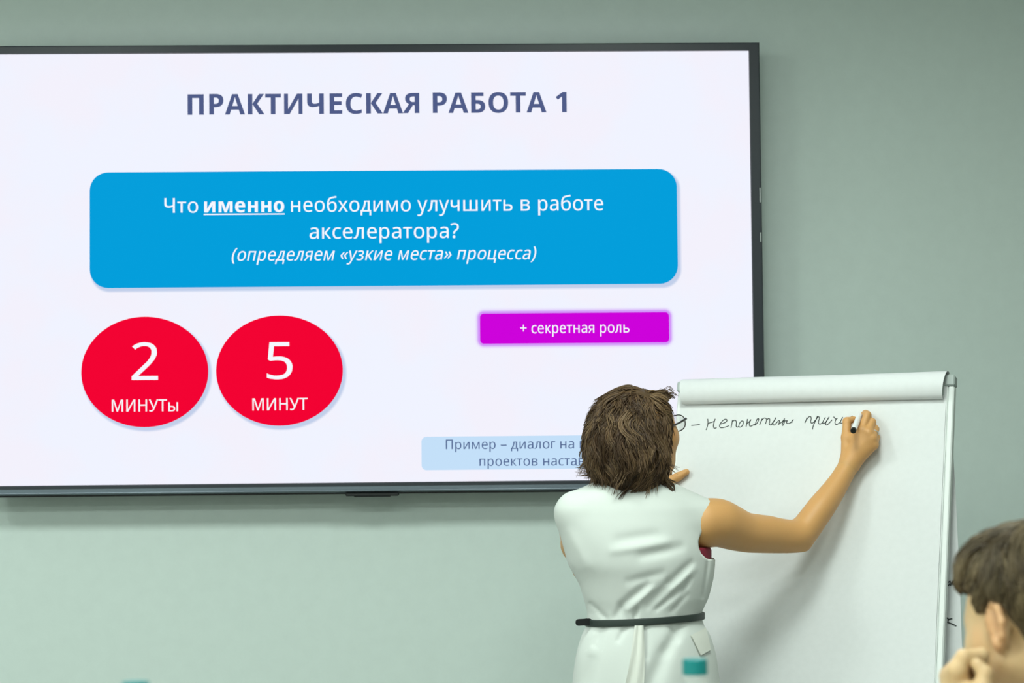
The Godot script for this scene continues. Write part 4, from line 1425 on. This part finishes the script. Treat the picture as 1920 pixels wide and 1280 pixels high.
const WISPS := [
	[Vector3(0.5529, 1.3503, 1.2969), Vector3(0.5400, 1.3306, 1.3004), Vector3(0.5273, 1.3184, 1.3044), Vector3(0.5125, 1.3160, 1.3038)], [Vector3(0.5552, 1.3280, 1.2957), Vector3(0.5423, 1.3084, 1.2993), Vector3(0.5284, 1.3011, 1.3035), Vector3(0.5160, 1.3024, 1.3032)], [Vector3(0.5501, 1.3157, 1.2949), Vector3(0.5373, 1.2973, 1.2985), Vector3(0.5246, 1.2962, 1.3031)],
	[Vector3(0.5484, 1.4121, 1.3001), Vector3(0.5356, 1.3973, 1.3039), Vector3(0.5254, 1.3899, 1.3082)], [Vector3(0.5432, 1.3825, 1.2983), Vector3(0.5304, 1.3652, 1.3020), Vector3(0.5201, 1.3505, 1.3059), Vector3(0.5225, 1.3406, 1.3055)],
	[Vector3(0.7040, 1.2994, 1.3186), Vector3(0.7226, 1.2869, 1.3285), Vector3(0.7373, 1.2794, 1.3285)], [Vector3(0.7088, 1.2870, 1.3181), Vector3(0.7250, 1.2697, 1.3276), Vector3(0.7347, 1.2548, 1.3271)], [Vector3(0.7038, 1.2797, 1.3175), Vector3(0.7175, 1.2624, 1.3270), Vector3(0.7273, 1.2500, 1.3266)], [Vector3(0.7113, 1.2919, 1.3184), Vector3(0.7299, 1.2770, 1.3282), Vector3(0.7323, 1.2622, 1.3275)],
	[Vector3(0.6977, 1.4842, 1.2483), Vector3(0.7221, 1.4921, 1.2294), Vector3(0.7381, 1.4985, 1.2202), Vector3(0.7486, 1.4923, 1.2152)], [Vector3(0.6951, 1.4742, 1.2477), Vector3(0.7195, 1.4846, 1.2289), Vector3(0.7355, 1.4873, 1.2195), Vector3(0.7447, 1.4823, 1.2145)], [Vector3(0.7026, 1.4716, 1.2477), Vector3(0.7245, 1.4770, 1.2286), Vector3(0.7393, 1.4847, 1.2195)],
	[Vector3(0.6045, 1.2733, 1.3243), Vector3(0.6113, 1.2585, 1.3287), Vector3(0.6207, 1.2511, 1.3336)], [Vector3(0.6611, 1.2752, 1.3261), Vector3(0.6654, 1.2605, 1.3304), Vector3(0.6772, 1.2506, 1.3352)], [Vector3(0.5683, 1.2822, 1.3137), Vector3(0.5654, 1.2663, 1.3177), Vector3(0.5723, 1.2564, 1.3224)],
]


func hair_point(x: float, y: float, z: float) -> Vector3:
	return Vector3(x, y, z)


func shift(s: Shape, by: Vector3) -> void:
	for i in s.v.size():
		s.v[i] += by


func marker() -> void:
	var tip: Vector3 = Vector3(1.2251, 1.4457, 0.9957)
	var end: Vector3 = Vector3(1.1860, 1.3996, 1.1110)
	var o := thing("marker_pen", "white marker pen with a black end held in the woman's writing hand", "marker pen", tip)
	var d := end - tip
	var s := Shape.new()
	s.tube(PackedVector3Array([d * 0.10, d * 0.16, d * 0.90, d * 0.935]), PackedFloat32Array([0.0058, 0.0072, 0.0072, 0.0070]), 24)
	mesh_part("barrel", s.mesh(), M.marker_white, o)
	s = Shape.new()
	s.tube(PackedVector3Array([d * 0.93, d * 0.985, d]), PackedFloat32Array([0.0071, 0.0071, 0.0062]), 24)
	mesh_part("end_plug", s.mesh(), M.marker_cap, o)
	s = Shape.new()
	s.tube(PackedVector3Array([Vector3.ZERO, d * 0.02, d * 0.04, d * 0.11]), PackedFloat32Array([0.0010, 0.0018, 0.0032, 0.0050]), 16)
	mesh_part("nib", s.mesh(), M.marker_cap, o)


# ------------------------------------------------------------------ table, boy, bottles
func table() -> void:
	var o := thing("table", "pale conference table in front of the flip chart", "table", Vector3(0.15, 0, 4.2))
	mesh_part("table_top", boxes([[Vector3(0, 0.735, 0), Vector3(1.75, 0.03, 1.5)]], 0.004), M.table_top, o)
	for x in [-0.8, 0.8]:
		for z in [-0.68, 0.68]:
			mesh_part("leg", boxes([[Vector3(x, 0.36, z), Vector3(0.05, 0.72, 0.05)]], 0.004), M.steel, o)
	for z in [-0.68, 0.68]:
		mesh_part("apron", boxes([[Vector3(0, 0.70, z), Vector3(1.55, 0.04, 0.02)]], 0.002), M.steel, o)
	var c := thing("chair", "dark upholstered chair that the boy sits on", "chair", Vector3(1.36, 0, 3.62))
	mesh_part("seat", boxes([[Vector3(0, 0.44, 0), Vector3(0.44, 0.05, 0.44)]], 0.015), M.seat_fabric, c)
	mesh_part("backrest", boxes([[Vector3(0.22, 0.72, 0), Vector3(0.04, 0.34, 0.42)]], 0.015), M.seat_fabric, c)
	for x in [-0.19, 0.2]:
		for z in [-0.19, 0.19]:
			var s := Shape.new()
			s.tube(PackedVector3Array([Vector3(x, 0, z), Vector3(x, 0.43 if x < 0 else 0.62, z)]), even(2, 0.011, 0.011), 12)
			mesh_part("leg", s.mesh(), M.steel, c)


func bottles() -> void:
	var first: Node3D
	for k in 2:
		var p: Vector3 = [Vector3(0.503, 0.75, 3.976), Vector3(-0.149, 0.75, 4.21)][k]
		var words: String = ["clear water bottle with a teal cap, standing before the woman's white skirt", "clear water bottle with a teal cap, standing below the wall display"][k]
		if k == 0:
			first = thing("water_bottle", words, "bottle", p, "water bottles on the table")
			var s := Shape.new()
			s.lathe(Vector3.ZERO, PackedVector2Array([Vector2(0.0, 0.004), Vector2(0.030, 0.002), Vector2(0.041, 0.0), Vector2(0.043, 0.008), Vector2(0.043, 0.06), Vector2(0.0415, 0.065), Vector2(0.043, 0.07), Vector2(0.043, 0.20), Vector2(0.041, 0.225), Vector2(0.033, 0.258), Vector2(0.022, 0.282), Vector2(0.0145, 0.294), Vector2(0.0135, 0.304), Vector2(0.0165, 0.3045), Vector2(0.0165, 0.3065), Vector2(0.013, 0.307), Vector2(0.0125, 0.32)]), 40)
			mesh_part("bottle_body", s.mesh(), M.clear_plastic, first)
			s = Shape.new()
			var g := PackedVector3Array()
			for q in [Vector2(0.0152, 0.3075), Vector2(0.0154, 0.309), Vector2(0.0152, 0.3255), Vector2(0.0140, 0.3268), Vector2(0.0, 0.327)]:
				for j in 96:
					var r: float = q.x * (1.0 if q.x < 0.0145 or j % 2 == 0 else 0.975)
					g.append(Vector3(cos(TAU * j / 96) * r, q.y, sin(TAU * j / 96) * r))
			s.grid(g, 5, 96, true, false)
			mesh_part("cap", s.mesh(), M.teal_cap, first)
			s = Shape.new()
			s.lathe(Vector3.ZERO, PackedVector2Array([Vector2(0.0434, 0.085), Vector2(0.0436, 0.086), Vector2(0.0436, 0.165), Vector2(0.0434, 0.166)]), 40)
			mesh_part("paper_label", s.mesh(), M.bottle_label, first)
		else:
			var o := first.duplicate()
			o.name = "water_bottle_001"
			add_child(o)
			o.position = p
			o.set_meta("label", words)


func boy() -> void:
	var root := thing("person", "boy with short brown hair resting his chin on his hand at the table", "person", Vector3(1.3, 0, 3.62))
	var inv := -root.position
	var head := head_frame(Vector3(1.0153, 1.0866, 3.5906), deg_to_rad(-31), deg_to_rad(-14), deg_to_rad(4))
	var k := 1.0
	var neck := Vector3(1.19, 0.985, 3.64)
	var b := Blob.new()
	var neck0: Vector3 = head * Vector3(0, -0.055, -0.032)
	b.bone(neck0, neck, 0.052, 0.058, 0.03)
	b.bone(neck + Vector3(0.01, -0.03, 0), Vector3(1.30, 0.74, 3.64), 0.058, 0.100, 0.06, Vector3(0.3, 0, 1), 0.75)
	b.bone(Vector3(1.30, 0.74, 3.64), Vector3(1.36, 0.55, 3.63), 0.105, 0.11, 0.06, Vector3(0.3, 0, 1), 0.75)
	b.bone(neck + Vector3(0.03, -0.07, 0.15), neck + Vector3(0.03, -0.07, -0.15), 0.05, 0.05, 0.05)
	for s in [-1.0, 1.0]:
		b.bone(Vector3(1.36, 0.53, 3.63 + s * 0.09), Vector3(0.98, 0.53, 3.62 + s * 0.12), 0.075, 0.055, 0.05)
		b.bone(Vector3(0.98, 0.53, 3.62 + s * 0.12), Vector3(0.98, 0.10, 3.62 + s * 0.12), 0.052, 0.036, 0.03)
		b.bone(Vector3(1.0, 0.05, 3.62 + s * 0.12), Vector3(0.84, 0.035, 3.62 + s * 0.13), 0.036, 0.028, 0.03)
	var elbow: Vector3 = Vector3(0.94, 0.79, 3.74)
	var wr: Vector3 = Vector3(0.8868, 0.9794, 3.6511)
	b.bone(neck + Vector3(0.03, -0.07, 0.15), elbow, 0.046, 0.036, 0.03)
	b.bone(elbow, wr, 0.036, 0.025, 0.02)
	b.bone(neck + Vector3(0.03, -0.07, -0.15), Vector3(1.06, 0.80, 3.42), 0.046, 0.036, 0.03)
	b.bone(Vector3(1.06, 0.80, 3.42), Vector3(0.90, 0.785, 3.55), 0.036, 0.025, 0.02)
	var sh := Shape.new()
	nets(func(p: Vector3) -> float: return b.d(p), Vector3(0.78, 0.0, 3.3), Vector3(1.52, 1.12, 3.95), 0.012, sh)
	var hb := Blob.new()
	head_blob(hb, head, k, 1.0, 1.1)
	hb.bone(neck0, neck, 0.052, 0.056, 0.03)
	var sockets := Blob.new()
	for s in [-1.0, 1.0]:
		sockets.bone(head * Vector3(s * 0.032, 0.003, 0.097), head * Vector3(s * 0.034, 0.002, 0.095), 0.013, 0.013, 0.004)
	var hc := head.origin
	nets(func(p: Vector3) -> float: return -smin(-hb.d(p), sockets.d(p), 0.008), hc - Vector3(0.15, 0.17, 0.15), hc + Vector3(0.15, 0.15, 0.15), 0.0042, sh)
	# hand under the chin: a loose fist
	var f := Blob.new()
	f.bone(wr, Vector3(0.8982, 1.0006, 3.6476), 0.025, 0.022, 0.012)
	for i in 4:
		var z := 0.018 * i
		var m0: Vector3 = Vector3(0.8896, 1.0345, 3.6742) + Vector3(0.0, -0.004 * i, -z)
		var m1: Vector3 = Vector3(0.8976, 1.0517, 3.6754) + Vector3(0.0, -0.007 * i, -z)
		var m2: Vector3 = Vector3(0.9243, 1.0535, 3.6663) + Vector3(0.0, -0.009 * i, -z)
		var m3: Vector3 = Vector3(0.9285, 1.0362, 3.6655) + Vector3(-0.004, -0.006 * i, -z)
		f.bone(Vector3(0.8982, 1.0006, 3.6476) + Vector3(0, 0, -z * 0.6), m0, 0.019, 0.0125, 0.014)
		f.bone(m0, m1, 0.0125, 0.0108, 0.006)
		f.bone(m1, m2, 0.0108, 0.0098, 0.004)
		f.bone(m2, m3, 0.0096, 0.0080, 0.004)
	f.bone(Vector3(0.9008, 1.0001, 3.6827), Vector3(0.9173, 1.0115, 3.6939), 0.017, 0.013, 0.012)
	f.bone(Vector3(0.9173, 1.0115, 3.6939), Vector3(0.9229, 1.0311, 3.6901), 0.0125, 0.0105, 0.006)
	f.bone(Vector3(0.9229, 1.0311, 3.6901), Vector3(0.9140, 1.0422, 3.6854), 0.0105, 0.0085, 0.004)
	var fc: Vector3 = Vector3(0.9132, 1.0217, 3.6442)
	nets(func(p: Vector3) -> float: return f.d(p), fc - Vector3(0.07, 0.09, 0.09), fc + Vector3(0.07, 0.07, 0.08), 0.003, sh)
	paint(sh, skin_tint(head, k))
	shift(sh, inv)
	mesh_part("body", sh.mesh(), M.skin_fair, root)
	eyes(root, Transform3D(head.basis, head.origin + inv), k)
	# clothes
	var c := Blob.new()
	c.bone(neck + Vector3(0.012, -0.022, 0), Vector3(1.30, 0.74, 3.64), 0.076, 0.118, 0.06, Vector3(0.3, 0, 1), 0.75)
	c.bone(Vector3(1.30, 0.74, 3.64), Vector3(1.36, 0.53, 3.63), 0.118, 0.124, 0.06, Vector3(0.3, 0, 1), 0.75)
	c.bone(neck + Vector3(0.03, -0.07, 0.15), neck + Vector3(0.03, -0.07, -0.15), 0.06, 0.06, 0.05)
	c.bone(neck + Vector3(0.03, -0.07, 0.15), (neck + Vector3(0.03, -0.07, 0.15)).lerp(elbow, 0.55), 0.057, 0.052, 0.03)
	c.bone(neck + Vector3(0.03, -0.07, -0.15), (neck + Vector3(0.03, -0.07, -0.15)).lerp(Vector3(1.06, 0.80, 3.42), 0.6), 0.057, 0.052, 0.03)
	var cs := Shape.new()
	nets(func(p: Vector3) -> float: return maxf(c.d(p), -((p - neck0.lerp(neck, 0.35)).length() - 0.066)), Vector3(0.85, 0.4, 3.3), Vector3(1.56, 1.05, 3.98), 0.012, cs)
	shift(cs, inv)
	mesh_part("t_shirt", cs.mesh(), M.shirt_cloth, root)
	var tr := Blob.new()
	for s in [-1.0, 1.0]:
		tr.bone(Vector3(1.37, 0.535, 3.63 + s * 0.09), Vector3(0.98, 0.53, 3.62 + s * 0.12), 0.083, 0.064, 0.05)
		tr.bone(Vector3(0.98, 0.53, 3.62 + s * 0.12), Vector3(0.98, 0.12, 3.62 + s * 0.12), 0.061, 0.050, 0.03)
	var ts := Shape.new()
	nets(func(p: Vector3) -> float: return tr.d(p), Vector3(0.88, 0.05, 3.36), Vector3(1.5, 0.66, 3.9), 0.013, ts)
	shift(ts, inv)
	mesh_part("trousers", ts.mesh(), M.denim, root)
	for s in [-1.0, 1.0]:
		var so := Blob.new()
		so.bone(Vector3(1.0, 0.045, 3.62 + s * 0.12), Vector3(0.84, 0.035, 3.62 + s * 0.13), 0.044, 0.036, 0.03)
		var ss := Shape.new()
		nets(func(p: Vector3) -> float: return maxf(so.d(p), maxf(p.y - 0.07, 0.003 - p.y)), Vector3(0.78, -0.005, 3.62 + s * 0.12 - 0.07), Vector3(1.06, 0.1, 3.62 + s * 0.12 + 0.07), 0.01, ss)
		shift(ss, inv)
		mesh_part("shoe", ss.mesh(), M.shoe, root)
	# hair
	var hv := Blob.new()
	hv.bone(head * Vector3(0, 0.052, -0.040), head * Vector3(0, 0.066, 0.022), 0.088, 0.079, 0.03)
	hv.bone(head * Vector3(0, 0.0, -0.058), head * Vector3(0, -0.020, -0.055), 0.062, 0.050, 0.03)
	hv.bone(head * Vector3(-0.03, 0.088, 0.046), head * Vector3(0.03, 0.088, 0.046), 0.036, 0.036, 0.03)
	hv.bone(head * Vector3(-0.050, 0.044, 0.018), head * Vector3(-0.052, 0.036, -0.02), 0.033, 0.033, 0.02)
	hv.bone(head * Vector3(0.050, 0.044, 0.018), head * Vector3(0.052, 0.036, -0.02), 0.033, 0.033, 0.02)
	var cut := Blob.new()
	cut.bone(head * Vector3(-0.08, 0.010, 0.080), head * Vector3(0.08, 0.010, 0.080), 0.056, 0.056, 0.01)
	for s in [-1.0, 1.0]:
		cut.bone(head * Vector3(s * 0.085, -0.028, 0.045), head * Vector3(s * 0.085, -0.034, 0.008), 0.042, 0.030, 0.01)
		cut.bone(head * Vector3(s * 0.094, 0.006, -0.012), head * Vector3(s * 0.094, -0.02, -0.016), 0.025, 0.028, 0.01)
	var hair_f := func(p: Vector3) -> float: return -smin(-hv.d(p), cut.d(p), 0.02)
	var hs := Shape.new()
	nets(hair_f, hc - Vector3(0.17, 0.16, 0.17), hc + Vector3(0.17, 0.19, 0.17), 0.006, hs)
	paint(hs, func(_p: Vector3) -> Color: return Color(0.082, 0.058, 0.029))
	var crown: Vector3 = head * Vector3(0.0, 0.12, -0.06)
	var nzf := FastNoiseLite.new()
	nzf.seed = 5
	nzf.frequency = 8.0
	var flow := func(p: Vector3) -> Vector3:
		var v := (p - crown).normalized() * 1.2 + Vector3(0, -0.5, 0)
		return v + Vector3(nzf.get_noise_3d(p.x, p.y, p.z), 0, nzf.get_noise_3d(p.z, p.x, p.y)) * 1.0
	var hinv := head.affine_inverse()
	var ok := func(p: Vector3) -> bool:
		var q: Vector3 = hinv * p
		return q.y > -0.05 and not (q.z > 0.02 and q.y < 0.062) and not (q.z > -0.02 and q.y < 0.02)
	var tones := [Color(0.080, 0.057, 0.028), Color(0.108, 0.078, 0.039), Color(0.062, 0.043, 0.021), Color(0.145, 0.107, 0.055)]
	var roots := scatter(hair_f, head * Vector3(0, 0.04, -0.02), Vector3(0.13, 0.13, 0.13), 340, ok, 3)
	strands(hs, hair_f, roots, flow, 0.035, 0.065, 0.0013, 14, 0.005, 0.004, tones, 4, func(p: Vector3) -> bool: return ((hinv * p).z > 0.03 and (hinv * p).y < 0.056) or ((hinv * p).y < 0.020 and (hinv * p).z > -0.034 and absf((hinv * p).x) > 0.05), 0.2)
	shift(hs, inv)
	mesh_part("hair", hs.mesh(), M.hair_short, root).set_meta("label", "short straight brown hair")
